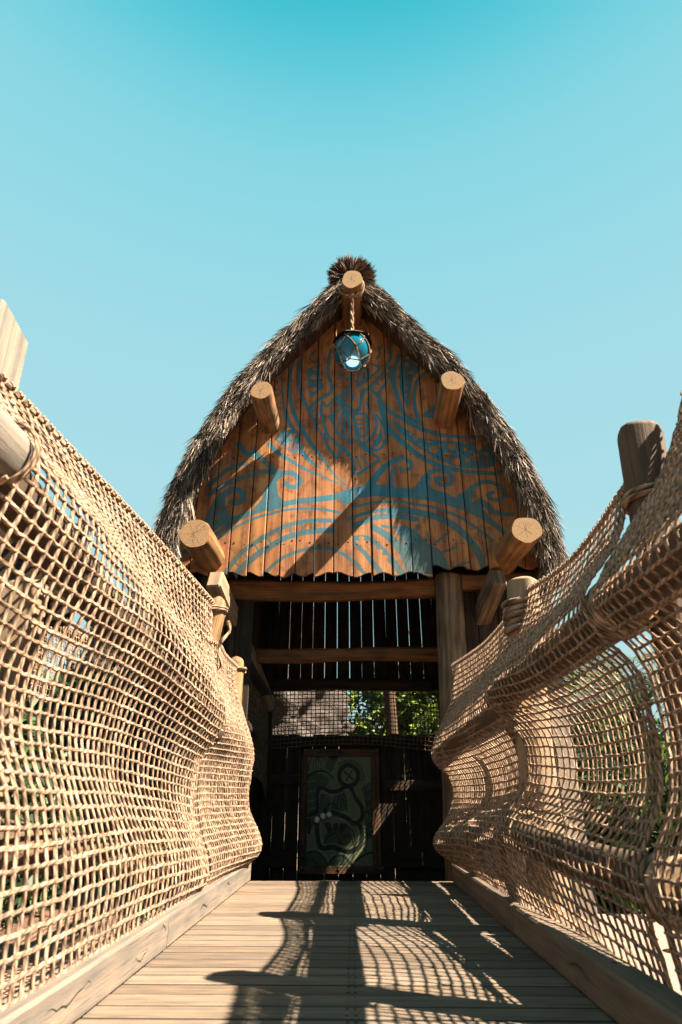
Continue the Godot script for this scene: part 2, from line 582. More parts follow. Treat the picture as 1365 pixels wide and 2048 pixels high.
	_stroke([647, 155, 633, 204, 630, 254, 639, 301, 649, 341, 667, 364, 696, 381], 12.2, 12.2)
	_stroke([696, 381, 686, 345, 683, 302, 691, 249, 707, 229, 728, 207], 12.2, 9.1)
	_fill([659, 158, 647, 204, 646, 263, 653, 301, 666, 333, 670, 296, 679, 249, 688, 226, 706, 199, 696, 159, 672, 149], 1.0)
	_dot(670, 186, 7.0, 0.0)
	_dot(677, 215, 7.0, 0.0)
	_dot(698, 186, 5.8, 0.0)
	_dot(663, 267, 3.2, 0.0)
	_dot(661, 287, 3.2, 0.0)
	_dot(672, 163, 6.0, 0.0)
	_dot(672, 242, 2.3, 0.0)
	_stroke([621, 129, 623, 164, 611, 194, 625, 210, 610, 241], 10.6, 9.1)
	_stroke([563, 262, 586, 236, 609, 200], 9.1, 7.6)
	_stroke([566, 265, 582, 285, 609, 248], 9.1, 9.1)
	_stroke([573, 260, 581, 268], 4.6, 4.6)
	_stroke([582, 248, 591, 258], 4.6, 4.6)
	_stroke([570, 184, 592, 200, 561, 233, 537, 249], 7.6, 7.6)
	_stroke([547, 211, 553, 244], 7.6, 7.6)
	_stroke([537, 274, 561, 264], 6.1, 6.1)
	_stroke([592, 126, 595, 145, 585, 166], 9.1, 6.1)
	_stroke([571, 352, 580, 385, 569, 418, 549, 442, 569, 462, 589, 456, 604, 426, 598, 391, 580, 354], 7.6, 7.6)
	_fill([591, 393, 593, 426, 578, 453, 569, 442, 583, 421], 1.0)
	_fill([700, 357, 742, 325, 737, 365, 709, 362], 1.0)
	_dot(725, 353, 4.6, 0.0)
	var g := grain_image(71, 0.35, 1.25)
	var gp := g.get_data()
	var wear := seam(1024, 840, 0.02, 91, 4).get_data()
	var speck := seam(1024, 840, 0.16, 92, 2).get_data()
	var stk := seam(1024, 140, 0.035, 95, 4).get_data()
	var out := PackedByteArray()
	out.resize(mw * mh * 3)
	var tone := []
	var hue := []
	var off := []
	for i in 40:
		tone.append(rf(0.74, 1.10))
		hue.append(rf(-0.05, 0.05))
		off.append(rng.randi_range(0, 511))
	var board := PackedInt32Array()
	board.resize(mw)
	for x in mw:
		var X := -1.95 + x / 262.0
		var b := 0
		while b < seams.size() and X > seams[b]: b += 1
		board[x] = b
	for y in mh:
		for x in mw:
			var b := board[x]
			var gi: int = ((y / 2 + off[b]) % 512) * 512 + (x * 2 + off[b] * 3) % 512
			var gr: float = gp[gi * 3] / 255.0
			var i := y * mw + x
			var t: float = tone[b]
			var dark := clampf((gr - 0.45) / 0.5, 0.0, 1.2)
			var wv := wear[i] / 255.0
			var r: float = lerpf(0.16, 0.40, dark) * t
			var gg: float = lerpf(0.058, 0.170, dark) * t * (1.0 + hue[b])
			var bb: float = lerpf(0.023, 0.062, dark) * t
			# weather stains and dark streaks running down the boards
			var st := 1.0 - 0.38 * clampf((wv - 0.54) * 4.0, 0.0, 1.0) - 0.30 * clampf((stk[(y / 6) * mw + x] / 255.0 - 0.60) * 5.0, 0.0, 1.0)
			r *= st
			gg *= st * (0.97 + 0.03 * st)
			bb *= st
			# paint, worn thin along the grain; greyer and greener towards the rim of the wall
			var m := mask[i] * clampf(0.92 - 0.9 * maxf(0.0, 0.50 - gr) - 0.55 * maxf(0.0, wv - 0.62) - 0.5 * maxf(0.0, speck[i] / 255.0 - 0.74), 0.0, 1.0)
			if m > 0.0:
				var d := Vector2((x - 520.0) / 430.0, (y - 470.0) / 330.0).length()
				var k := clampf((d - 0.35) * 1.1, 0.0, 1.0)
				var s := (0.50 + 0.26 * dark) * (0.55 + 0.45 * st)
				r = lerpf(r, lerpf(0.006, 0.066, k) * s, m)
				gg = lerpf(gg, lerpf(0.205, 0.112, k) * s, m)
				bb = lerpf(bb, lerpf(0.315, 0.088, k) * s, m)
			var c := Color(r * 0.72, gg * 0.72, bb * 0.72).linear_to_srgb()
			out[i * 3] = int(clampf(c.r, 0, 1) * 255)
			out[i * 3 + 1] = int(clampf(c.g, 0, 1) * 255)
			out[i * 3 + 2] = int(clampf(c.b, 0, 1) * 255)
	return ImageTexture.create_from_image(Image.create_from_data(mw, mh, false, Image.FORMAT_RGB8, out))

# the painted game panel: swirling loop with leaves, rays and a small hut
func panel_texture() -> Texture2D:
	mw = 360
	mh = 540
	var layers := []
	for l in 3:
		mask.resize(mw * mh)
		mask.fill(0.0)
		if l == 0:  # mid green shapes
			_fill([20, 330, 70, 250, 50, 200, 20, 190], 1.0)
			_fill([5, 120, 60, 95, 120, 120, 100, 170, 60, 190, 55, 330, 5, 340], 1.0)
			_fill([75, 190, 130, 230, 110, 290, 70, 300], 1.0)
			_fill([150, 210, 190, 170, 215, 200, 220, 270, 180, 280, 130, 290], 1.0)
			_fill([100, 390, 160, 350, 230, 350, 240, 430, 180, 440, 110, 440], 1.0)
			_fill([0, 470, 60, 465, 105, 500, 110, 540, 0, 540], 1.0)
			_fill([120, 540, 130, 500, 190, 480, 240, 510, 250, 540], 1.0)
			_fill([300, 170, 360, 150, 360, 380, 320, 400, 330, 300, 320, 240], 1.0)
			_fill([120, 0, 170, 10, 150, 60, 130, 90, 110, 60], 1.0)
		elif l == 1:  # dark outlines and the track
			_stroke([20, 360, 20, 300, 55, 290, 60, 250, 60, 190, 85, 165, 130, 185, 175, 180, 215, 160, 245, 165], 20, 20)
			_stroke([245, 170, 262, 210, 300, 260, 300, 310, 262, 340, 215, 310, 150, 290, 90, 298, 62, 330, 65, 400, 85, 450, 150, 450, 220, 470, 280, 450, 300, 400, 290, 350, 262, 335], 22, 22)
			_stroke([20, 300, 18, 380], 17, 17)
			for a in 33:
				var t := TAU * a / 32.0
				_dot(230 + 52 * cos(t), 105 + 52 * sin(t), 12, 1.0)
			_stroke([5, 110, 50, 85, 100, 85, 150, 120], 16, 6)
			_stroke([70, 285, 80, 230, 100, 200, 140, 225, 160, 260], 4, 4)
			_stroke([95, 290, 120, 250, 150, 245, 180, 280], 6, 6)
			_stroke([165, 270, 175, 215, 195, 195, 215, 225, 220, 275], 5, 5)
			_stroke([185, 265, 195, 215, 207, 260], 5, 5)
			_stroke([100, 430, 120, 400, 160, 385, 180, 420, 175, 440], 7, 7)
			_stroke([190, 440, 200, 400, 240, 400, 255, 440], 7, 7)
			_stroke([185, 390, 215, 360, 250, 370, 262, 420], 6, 6)
			_fill([95, 335, 130, 335, 140, 370, 125, 385, 110, 360], 1.0)
			_fill([145, 340, 172, 338, 165, 375, 152, 375], 1.0)
			_fill([185, 335, 225, 345, 195, 370, 180, 378], 1.0)
			_stroke([0, 480, 60, 470, 110, 510, 115, 540], 6, 6)
			_stroke([0, 510, 40, 505, 70, 540], 6, 6)
			_stroke([115, 530, 150, 495, 200, 490, 250, 540], 7, 7)
			for a in [150, 170, 190, 210]: _stroke([a, 540, 180 + (a - 180) * 0.7, 505], 4, 3)
			_stroke([262, 510, 320, 480, 360, 470], 9, 9)
			for a in [180, 225, 270, 330, 370]: _stroke([360, a, 322, a + 14, 360, a + 30], 6, 6, 1.0, true)
			_stroke([315, 150, 330, 230, 318, 300, 330, 380, 315, 470], 5, 5)
			_stroke([35, 75, 35, 35, 55, 12, 78, 35, 78, 75], 4, 4, 1.0, true)
			_stroke([48, 72, 48, 50, 62, 50, 62, 72], 3, 3, 1.0, true)
			_stroke([60, 12, 90, 14, 105, 40, 105, 72], 4, 4)
			_stroke([45, 40, 57, 22, 70, 40], 3, 3, 1.0, true)
			_stroke([15, 80, 10, 50, 25, 10], 5, 5)
			_stroke([180, 45, 230, 25, 285, 50, 315, 100, 310, 140], 3, 3)
			_stroke([185, 60, 230, 42, 275, 62, 300, 105, 296, 145], 3, 3)
			for a in 12:
				var t := -2.4 + a * 0.23
				_stroke([230 + 70 * cos(t), 108 + 70 * sin(t), 230 + 84 * cos(t + 0.1), 108 + 84 * sin(t + 0.1), 230 + 70 * cos(t + 0.2), 108 + 70 * sin(t + 0.2)], 2.5, 2.5, 1.0, true)
			_stroke([205, 85, 255, 125], 9, 9)
			_stroke([250, 80, 215, 130], 7, 7)
			_fill([120, 5, 180, 0, 150, 30], 1.0)
		else:  # pale lines
			_stroke([75, 300, 74, 195, 88, 178, 130, 200, 178, 196, 216, 178, 238, 182, 262, 230, 284, 270, 284, 305, 262, 322], 2.5, 2.5)
			_stroke([150, 275, 215, 290, 260, 320], 2.5, 2.5)
			_stroke([80, 340, 80, 400, 95, 435, 150, 432, 225, 450, 270, 432, 280, 395, 270, 350, 225, 330, 150, 308, 95, 315], 2.5, 2.5)
			for a in [140, 190, 235, 275, 315]: _stroke([2, a, 52, a - 12], 2.5, 2.5)
			for a in 33:
				var t := TAU * a / 32.0
				_dot(230 + 38 * cos(t), 105 + 38 * sin(t), 1.8, 1.0)
			_stroke([0, 462, 60, 458, 110, 490, 125, 520], 3, 3)
			_stroke([115, 515, 150, 482, 205, 478, 255, 525], 3, 3)
		layers.append(mask.duplicate())
	var out := PackedByteArray()
	out.resize(mw * mh * 3)
	nz.frequency = 0.05
	for y in mh:
		for x in mw:
			var i := y * mw + x
			var f := 1.0 + 0.25 * nz.get_noise_2d(x, y)
			var c := Color(0.19, 0.215, 0.115)
			c = c.lerp(Color(0.065, 0.105, 0.06), layers[0][i])
			c = c.lerp(Color(0.014, 0.02, 0.022), layers[1][i])
			c = c.lerp(Color(0.36, 0.38, 0.22), layers[2][i] * 0.9)
			c = (c * f * 0.47).linear_to_srgb()
			out[i * 3] = int(clampf(c.r, 0, 1) * 255)
			out[i * 3 + 1] = int(clampf(c.g, 0, 1) * 255)
			out[i * 3 + 2] = int(clampf(c.b, 0, 1) * 255)
	return ImageTexture.create_from_image(Image.create_from_data(mw, mh, false, Image.FORMAT_RGB8, out))

func make_materials() -> void:
	var g1 := ImageTexture.create_from_image(grain_image(11, 0.35, 1.1))
	var g2 := ImageTexture.create_from_image(grain_image(23, 1.0, 1.2))
	M.grain = g1
	M.weather = g2
	var ring1 := ImageTexture.create_from_image(ring_image(3))
	var ring2 := ImageTexture.create_from_image(ring_image(8))
	var g3 := ImageTexture.create_from_image(grain_image(37, 0.35, 0.55))
	M.deck = []
	for c in [[0.192, 0.144, 0.107], [0.163, 0.120, 0.086], [0.210, 0.161, 0.121], [0.123, 0.087, 0.061], [0.184, 0.143, 0.110], [0.145, 0.110, 0.083]]:
		M.deck.append(wood(g3, lin(c[0], c[1], c[2]), Vector3(5.0, 0.8, 1), 0.10))
	M.kerb = wood(g3, lin(0.185, 0.152, 0.126), Vector3(2.0, 0.45, 1), 0.3)
	M.kerb_dark = wood(g3, lin(0.165, 0.125, 0.092), Vector3(2.0, 0.45, 1), 0.3)
	M.log = wood(g1, lin(0.2556, 0.1278, 0.0522), Vector3(1.5, 0.5, 1), 0.35, 0.65)
	M.log2 = wood(g2, lin(0.2281, 0.1313, 0.0631), Vector3(1.5, 0.5, 1), 0.3, 0.7)
	M.post = wood(g1, lin(0.1426, 0.0929, 0.0569), Vector3(2.0, 0.5, 1), 0.3)
	M.greypost = wood(g3, lin(0.0900, 0.0576, 0.0389), Vector3(2.0, 0.5, 1), 0.4)
	M.palepost = wood(g3, lin(0.2448, 0.2016, 0.1656), Vector3(2.0, 0.5, 1), 0.2)
	M.tan = wood(g3, lin(0.2860, 0.2035, 0.1320), Vector3(2.0, 0.5, 1), 0.2)
	M.beam = wood(g1, lin(0.1714, 0.0763, 0.0288), Vector3(1.5, 0.5, 1), 0.35, 0.7)
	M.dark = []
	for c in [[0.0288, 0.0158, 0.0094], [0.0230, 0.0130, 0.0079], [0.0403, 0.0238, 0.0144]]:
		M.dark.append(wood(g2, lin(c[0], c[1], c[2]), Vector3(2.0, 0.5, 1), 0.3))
	M.brown = []
	for c in [[0.0950, 0.0497, 0.0259], [0.0763, 0.0403, 0.0216], [0.1094, 0.0598, 0.0324]]:
		M.brown.append(wood(g1, lin(c[0], c[1], c[2]), Vector3(2.0, 0.5, 1), 0.3))
	M.end1 = plainm(lin(0.2964, 0.1858, 0.0994))
	M.end1.albedo_texture = ring1
	M.end2 = plainm(lin(0.3137, 0.1936, 0.1028))
	M.end2.albedo_texture = ring2
	M.rope = plainm(lin(0.450, 0.312, 0.222), 0.95)
	M.rope.albedo_texture = rope_albedo()
	M.rope.normal_enabled = true
	M.rope.normal_texture = rope_normal()
	M.rope.normal_scale = 1.0
	M.rope.uv1_scale = Vector3(1, 0.0625, 1)
	M.rope.rim_enabled = true
	M.rope.rim = 0.25
	M.rope.backlight_enabled = true
	M.rope.backlight = Color(0.5, 0.42, 0.33)
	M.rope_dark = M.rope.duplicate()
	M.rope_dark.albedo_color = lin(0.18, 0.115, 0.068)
	M.metal = plainm(lin(0.0144, 0.0130, 0.0122), 0.5)
	M.thatch = plainm(Color.WHITE, 0.8)
	M.thatch.vertex_color_use_as_albedo = true
	M.thatch_core = plainm(lin(0.0144, 0.0108, 0.0079), 1.0)
	M.leaf = plainm(Color.WHITE, 0.5)
	M.leaf.vertex_color_use_as_albedo = true
	M.leaf.backlight_enabled = true
	M.leaf.backlight = Color(0.5, 0.5, 0.5)
	M.glass = plainm(lin(0.002, 0.075, 0.125), 0.12)
	M.glass.metallic_specular = 0.35
	M.glass.clearcoat_enabled = true
	M.glass.clearcoat = 0.12
	M.glass.clearcoat_roughness = 0.05

func ground_material(col: Color, col2: Color, f: float, bump: float) -> StandardMaterial3D:
	var m := plainm(Color.WHITE, 0.95)
	var t := NoiseTexture2D.new()
	t.width = 512
	t.height = 512
	t.seamless = true
	var n := FastNoiseLite.new()
	n.seed = 5
	n.frequency = f
	n.fractal_octaves = 5
	t.noise = n
	var gr := Gradient.new()
	gr.colors = PackedColorArray([col, col2])
	t.color_ramp = gr
	m.albedo_texture = t
	m.heightmap_enabled = true
	m.heightmap_texture = t
	m.heightmap_scale = bump
	m.uv1_triplanar = true
	m.uv1_world_triplanar = true
	m.uv1_scale = Vector3(0.6, 0.6, 0.6)
	return m

# ---------- shapes ----------
func ring_r(a: float, t: float, s: float, wob: float) -> float:
	return 1.0 + wob * (0.6 * sin(a * 2.0 + s * 3.1 + t * 1.3) + 0.4 * sin(a * 3.0 - s * 1.7) + 0.5 * sin(a * 5.0 + t * 4.0 + s))

# a round timber from p0 to p1; a visible sawn end becomes a part "cut_end" of it, a worked top is rounded over
func log_part(parent: Node3D, called: String, p0: Vector3, p1: Vector3, r0: float, r1: float, mat: Material, s: float, wob := 0.06, bow := 0.012, end0: Material = null, end1: Material = null, dome1 := 0.0) -> MeshInstance3D:
	var mb := MB.new()
	var ax := (p1 - p0).normalized()
	var side := ax.cross(Vector3(0.31, 0.55, 0.77)).normalized()
	var up := ax.cross(side)
	var ln := p0.distance_to(p1)
	var ts := [0.0, 0.02 / ln]
	var steps := maxi(6, int(ln / 0.14))
	for i in range(1, steps): ts.append(float(i) / steps)
	if dome1 > 0.0:
		ts = ts.filter(func(t): return t < 1.0 - dome1 / ln)
		for k in 6: ts.append(1.0 - dome1 / ln * (1.0 - k / 5.0))
	else:
		ts.append(1.0 - 0.02 / ln)
		ts.append(1.0)
	var sides := 20
	var rings := []
	for t: float in ts:
		var c := p0.lerp(p1, t) + (side * sin(t * 3.3 + s) + up * cos(t * 4.1 + s * 2.0)) * bow
		var r := lerpf(r0, r1, t)
		if t == 0.0: r *= 0.94
		if dome1 > 0.0:
			var q := clampf((t - (1.0 - dome1 / ln)) / (dome1 / ln), 0.0, 1.0)
			r *= sqrt(maxf(0.03, 1.0 - q * q * 0.97))
		elif t == 1.0: r *= 0.94
		var ring := PackedVector3Array()
		for k in sides:
			var a := TAU * k / sides
			var cut := 0.0
			if t <= 0.02 / ln + 0.0001: cut = r * 0.16 * cos(a - s)
			elif dome1 == 0.0 and t >= 1.0 - 0.02 / ln - 0.0001: cut = r * 0.14 * cos(a + s)
			ring.append(c + ax * cut + (side * cos(a) + up * sin(a)) * r * ring_r(a, t * ln, s, wob))
		rings.append([c, ring])
	var u0 := Vector2(s * 0.37, s * 0.73)
	for i in rings.size():
		for k in sides + 1:
			var kk := k % sides
			var p: Vector3 = rings[i][1][kk]
			var i0 := maxi(i - 1, 0)
			var i1 := mini(i + 1, rings.size() - 1)
			var tu: Vector3 = rings[i][1][(kk + 1) % sides] - rings[i][1][(kk + sides - 1) % sides]
			var tv: Vector3 = rings[i1][1][kk] - rings[i0][1][kk]
			mb.v.append(p)
			mb.n.append(tu.cross(tv).normalized())
			mb.uv.append(u0 + Vector2(TAU * r0 * k / sides, ts[i] * ln))
	var w := sides + 1
	for i in rings.size() - 1:
		for k in sides:
			var q := i * w + k
			mb.ix.append_array([q, q + w, q + 1, q + 1, q + w, q + w + 1])
	var body := part(parent, called, mb, mat)
	for e in 2:
		var em: Material = end0 if e == 0 else end1
		var rg: Array = rings[0] if e == 0 else rings[rings.size() - 1]
		var cap := MB.new()
		var nn := -ax if e == 0 else ax
		cap.v.append(rg[0] + nn * 0.003)
		cap.n.append(nn)
		cap.uv.append(Vector2(0.5, 0.5))
		for k in sides:
			var a := TAU * k / sides
			cap.v.append(rg[1][k])
			cap.n.append(nn)
			cap.uv.append(Vector2(0.5 + 0.46 * cos(a), 0.5 + 0.46 * sin(a)))
		for k in sides:
			if e == 0: cap.ix.append_array([0, 1 + k, 1 + (k + 1) % sides])
			else: cap.ix.append_array([0, 1 + (k + 1) % sides, 1 + k])
		if em: part(body, "cut_end", cap, em)
		elif dome1 > 0.0 and e == 1 or e == 0 and not end0:
			part(body, "butt", cap, mat)
		else: part(body, "butt", cap, mat)
	return body

# a hewn timber with uneven edges
func hewn(parent: Node3D, called: String, p0: Vector3, p1: Vector3, w: float, h: float, mat: Material, s: float, wob := 0.12) -> MeshInstance3D:
	var mb := MB.new()
	var ax := (p1 - p0).normalized()
	var side := ax.cross(Vector3.UP).normalized()
	var up := side.cross(ax)
	var ln := p0.distance_to(p1)
	var N := maxi(6, int(ln / 0.1))
	var rings := []
	for i in N + 1:
		var t := float(i) / N
		var hh := h * (1.0 + wob * (sin(t * 5.0 + s) + 0.5 * sin(t * 13.0 + s * 2.0)))
		var c := p0.lerp(p1, t) + up * h * wob * 0.9 * sin(t * 6.3 + s * 1.7)
		var b := minf(w, h) * 0.22
		var r := PackedVector3Array()
		for k in [[-1, -1, 0], [-1, -1, 1], [-1, 1, 1], [-1, 1, 0], [1, 1, 0], [1, 1, 1], [1, -1, 1], [1, -1, 0]]:
			var x: float = k[0] * (w * 0.5 - (0.0 if k[2] == 1 else b))
			var y: float = k[1] * (hh * 0.5 - (b if k[2] == 1 else 0.0))
			r.append(c + side * x + up * y)
		rings.append(r)
	var us := 0.0
	for k in 8:
		var k2 := (k + 1) % 8
		var wd: float = rings[0][k].distance_to(rings[0][k2])
		for i in N:
			var va := s + ln * i / N
			var vb := s + ln * (i + 1) / N
			mb.quad(rings[i][k], rings[i][k2], rings[i + 1][k2], rings[i + 1][k], Vector2(us, va), Vector2(us + wd, va), Vector2(us + wd, vb), Vector2(us, vb))
		us += wd
	for e in [0, N]:
		var r: PackedVector3Array = rings[e]
		for k in range(1, 7):
			if e == 0: mb.tri(r[0], r[k + 1], r[k], Vector2.ZERO, Vector2(0.1, 0), Vector2(0.1, 0.1))
			else: mb.tri(r[0], r[k], r[k + 1], Vector2.ZERO, Vector2(0.1, 0), Vector2(0.1, 0.1))
	return part(parent, called, mb, mat)

func box_part(parent: Node3D, called: String, lo: Vector3, hi: Vector3, mat: Material, bev := 0.005, tilt := 0.0) -> MeshInstance3D:
	var mb := MB.new()
	mb.slab(Transform3D(Basis(Vector3.FORWARD, tilt), (lo + hi) * 0.5), hi - lo, bev, Vector2(rf(0, 9), rf(0, 9)))
	return part(parent, called, mb, mat)

func wrap_rope(parent: Node3D, called: String, c: Vector3, axis: Vector3, r: float, turns: float, rise: float, rr: float, mat: Material, ph := 0.0) -> MeshInstance3D:
	var mb := MB.new()
	var ax := axis.normalized()
	var side := ax.cross(Vector3(0.3, 0.2, 0.93)).normalized()
	var up := ax.cross(side)
	var p := PackedVector3Array()
	var rad := PackedFloat32Array()
	var N := int(turns * 20)
	for i in N + 1:
		var t := float(i) / N
		var a := ph + t * turns * TAU
		p.append(c + ax * (rise * (t - 0.5) + 0.15 * rr * sin(a * 1.0 + 1.0)) + (side * cos(a) + up * sin(a)) * (r + rr * (0.7 + 0.2 * sin(a * 0.5))))
		rad.append(rr)
	mb.tube(p, rad, 8, true, 1.0 / (rr * 6.0))
	return part(parent, called, mb, mat)

func cat(a: Vector3, b: Vector3, c: Vector3, d: Vector3, t: float) -> Vector3: return b.cubic_interpolate(c, a, d, t)

# a knotted rope net: stations along the bridge, each a profile from the top edge down to the kerb
func net(o: Node3D, st: Array, du: float, dv: float, rr: float, s: int, mat: Material, edges := true) -> void:
	var f := FastNoiseLite.new()
	f.seed = s
	f.frequency = 1.3
	# each profile resampled to equal lengths
	var dense := []
	var avg := 0.0
	for pr in st:
		var q := PackedVector3Array()
		for i in pr.size() - 1:
			for k in 8: q.append(cat(pr[maxi(i - 1, 0)], pr[i], pr[i + 1], pr[mini(i + 2, pr.size() - 1)], k / 8.0))
		q.append(pr[pr.size() - 1])
		var l := 0.0
		for i in q.size() - 1: l += q[i].distance_to(q[i + 1])
		avg += l / st.size()
		dense.append([q, l])
	var R := int(avg / dv)
	var rows := []
	for dd in dense:
		var q: PackedVector3Array = dd[0]
		var o1 := PackedVector3Array()
		var want := 0.0
		var run := 0.0
		var i := 0
		for k in R + 1:
			want = dd[1] * k / R
			while i < q.size() - 2 and run + q[i].distance_to(q[i + 1]) < want:
				run += q[i].distance_to(q[i + 1])
				i += 1
			o1.append(q[i].lerp(q[i + 1], clampf((want - run) / maxf(q[i].distance_to(q[i + 1]), 1e-6), 0.0, 1.0)))
		rows.append(o1)
	var mid := R / 2
	var L := 0.0
	var seg := []
	for i in rows.size() - 1:
		seg.append(rows[i][mid].distance_to(rows[i + 1][mid]))
		L += seg[i]
	var C := int(L / du)
	var grid := []
	for c in C + 1:
		var want := L * c / C
		var i := 0
		while i < seg.size() - 1 and want > seg[i]:
			want -= seg[i]
			i += 1
		var t := clampf(want / seg[i], 0.0, 1.0)
		var col := PackedVector3Array()
		for k in R + 1:
			var p := cat(rows[maxi(i - 1, 0)][k], rows[i][k], rows[i + 1][k], rows[mini(i + 2, rows.size() - 1)][k], t)
			var e := minf(1.0, minf(minf(k, R - k), minf(c, C - c)) / 3.0)
			var a := f.get_noise_3d(p.x * 2.0, p.y * 2.0, p.z * 2.0)
			var b := f.get_noise_3d(p.z * 9.0, p.x * 9.0 + 40.0, p.y * 9.0)
			p += Vector3(a * 0.010 * e, b * 0.0025 + rf(-0.0012, 0.0012), f.get_noise_3d(p.y * 8.0, p.z * 8.0, 7.0) * 0.004 * e + rf(-0.0015, 0.0015))
			col.append(p)
		grid.append(col)
	var mb := MB.new()
	var us := 1.0 / (rr * 7.0)
	for k in R + 1:
		var p := PackedVector3Array()
		for c in C + 1:
			p.append(grid[c][k])
			if c < C: p.append((grid[c][k] + grid[c + 1][k]) * 0.5 + Vector3(0, -0.0025 + 0.002 * sin(c * 2.3 + k), 0))
		var r := PackedFloat32Array()
		r.resize(p.size())
		for i in r.size(): r[i] = rr * (1.12 if i % 2 == 0 else 0.98)
		mb.v0 = rf(0, 16)
		mb.tube(p, r, 6, false, us)
	for c in C + 1:
		var p := PackedVector3Array()
		for k in R + 1:
			p.append(grid[c][k])
			if k < R: p.append((grid[c][k] + grid[c][k + 1]) * 0.5 + Vector3(0, 0, 0.002 * sin(k * 1.9 + c)))
		var r := PackedFloat32Array()
		r.resize(p.size())
		r.fill(rr)
		mb.v0 = rf(0, 16)
		mb.tube(p, r, 6, false, us)
		for k in R + 1: mb.knot(grid[c][k] + Vector3(rf(-0.001, 0.001), 0, 0), rr * rf(1.75, 2.1))
	stuff(part(o, "netting", mb, mat))
	if not edges: return
	var top := PackedVector3Array()
	for c in C + 1: top.append(grid[c][0] + Vector3(0, 0.006, 0))
	var tr := PackedFloat32Array()
	tr.resize(top.size())
	tr.fill(rr * 1.9)
	var eb := MB.new()
	eb.tube(top, tr, 8, true, 1.0 / (rr * 12.0))
	part(o, "border_rope", eb, mat)
	var lb := MB.new()
	for c in C + 1:
		var d: Vector3 = (top[mini(c + 1, C)] - top[maxi(c - 1, 0)]).normalized()
		var loop := PackedVector3Array()
		var lr := PackedFloat32Array()
		var sd := d.cross(Vector3.UP).normalized()
		var up := sd.cross(d)
		for k in 11:
			var a := TAU * k / 8.0
			loop.append(top[c] + (sd * cos(a) + up * sin(a)) * rr * 2.7 + d * (k - 5) * rr * 0.22)
			lr.append(rr * 0.85)
		lb.tube(loop, lr, 5, true, us)
		lb.knot(top[c] + up * rr * 3.2 + d * rf(-0.004, 0.004), rr * 1.5)
	stuff(part(o, "lacing", lb, mat))
	var kb := MB.new()
	for c: int in [0, C]:
		var p := PackedVector3Array()
		var r := PackedFloat32Array()
		for k in R + 1:
			p.append(grid[c][k] + Vector3(rf(-0.004, 0.004), 0, 0))
			r.append(rr * 1.35)
			if k % 2 == 0:
				var dirv := Vector3(rf(-0.6, 0.6), rf(-0.3, 0.5), -1.0 if c == C else 1.0).normalized()
				kb.tube(PackedVector3Array([p[k], p[k] + dirv * 0.016, p[k] + dirv * rf(0.022, 0.034)]), PackedFloat32Array([rr, rr * 1.1, rr * 0.5]), 5, true, us)
		kb.tube(p, r, 6, true, us)
	stuff(part(o, "selvedge", kb, mat))

func V(a: Array) -> Array:
	# [d, x0, y0, x1, y1 ...] -> points of one profile
	var o := []
	for i in (a.size() - 1) / 2: o.append(Vector3(a[1 + i * 2], a[2 + i * 2], -a[0]))
	return o

func blade_tuft(count: int, w: float, spread: float, s: int) -> ArrayMesh:
	# thin tapering stems rising along +y
	var mb := MB.new()
	var r := RandomNumberGenerator.new()
	r.seed = s
	for i in count:
		var b := Vector3(r.randf_range(-1, 1), 0, r.randf_range(-1, 1)) * 0.1
		var d := Vector3(r.randf_range(-spread, spread), 1.0, r.randf_range(-spread, spread))
		var ln := r.randf_range(0.6, 1.0)
		var bend := Vector3(r.randf_range(-0.12, 0.12), 0, r.randf_range(-0.12, 0.12))
		var a := r.randf() * TAU
		var side := Vector3(cos(a), 0, sin(a))
		var p := []
		for k in 4:
			var t := k / 3.0
			p.append(b + d * ln * t + bend * t * t)
		for k in 3:
			var w0: float = w * [1.0, 0.95, 0.7, 0.12][k]
			var w1: float = w * [1.0, 0.95, 0.7, 0.12][k + 1]
			mb.quad(p[k] - side * w0, p[k] + side * w0, p[k + 1] + side * w1, p[k + 1] - side * w1, Vector2.ZERO, Vector2.RIGHT, Vector2.ONE, Vector2.DOWN)
	return mb.mesh()

func aim(p: Vector3, d: Vector3, ln: float) -> Transform3D:
	var y := d.normalized()
	var x := y.cross(Vector3(0.21, 0.43, 0.88)).normalized()
	var z := x.cross(y)
	var a := rng.randf() * TAU
	return Transform3D(Basis((x * cos(a) + z * sin(a)) * ln, y * ln, (z * cos(a) - x * sin(a)) * ln), p)

func leaf_mesh(count: int, s: int, wide: float) -> ArrayMesh:
	var mb := MB.new()
	var r := RandomNumberGenerator.new()
	r.seed = s
	for i in count:
		var d := Vector3(r.randf_range(-1, 1), r.randf_range(-0.5, 1), r.randf_range(-1, 1)).normalized()
		var side := d.cross(Vector3(r.randf_range(-1, 1), r.randf_range(-1, 1), r.randf_range(-1, 1))).normalized()
		var b := d * r.randf_range(0.0, 0.5)
		var ln := r.randf_range(0.5, 1.0)
		var m := b + d * ln * 0.45
		var tip := b + d * ln - Vector3(0, 0.2 * ln, 0)
		mb.quad(b, m + side * wide * ln, tip, m - side * wide * ln, Vector2.ZERO, Vector2.RIGHT, Vector2.ONE, Vector2.DOWN)
	return mb.mesh()

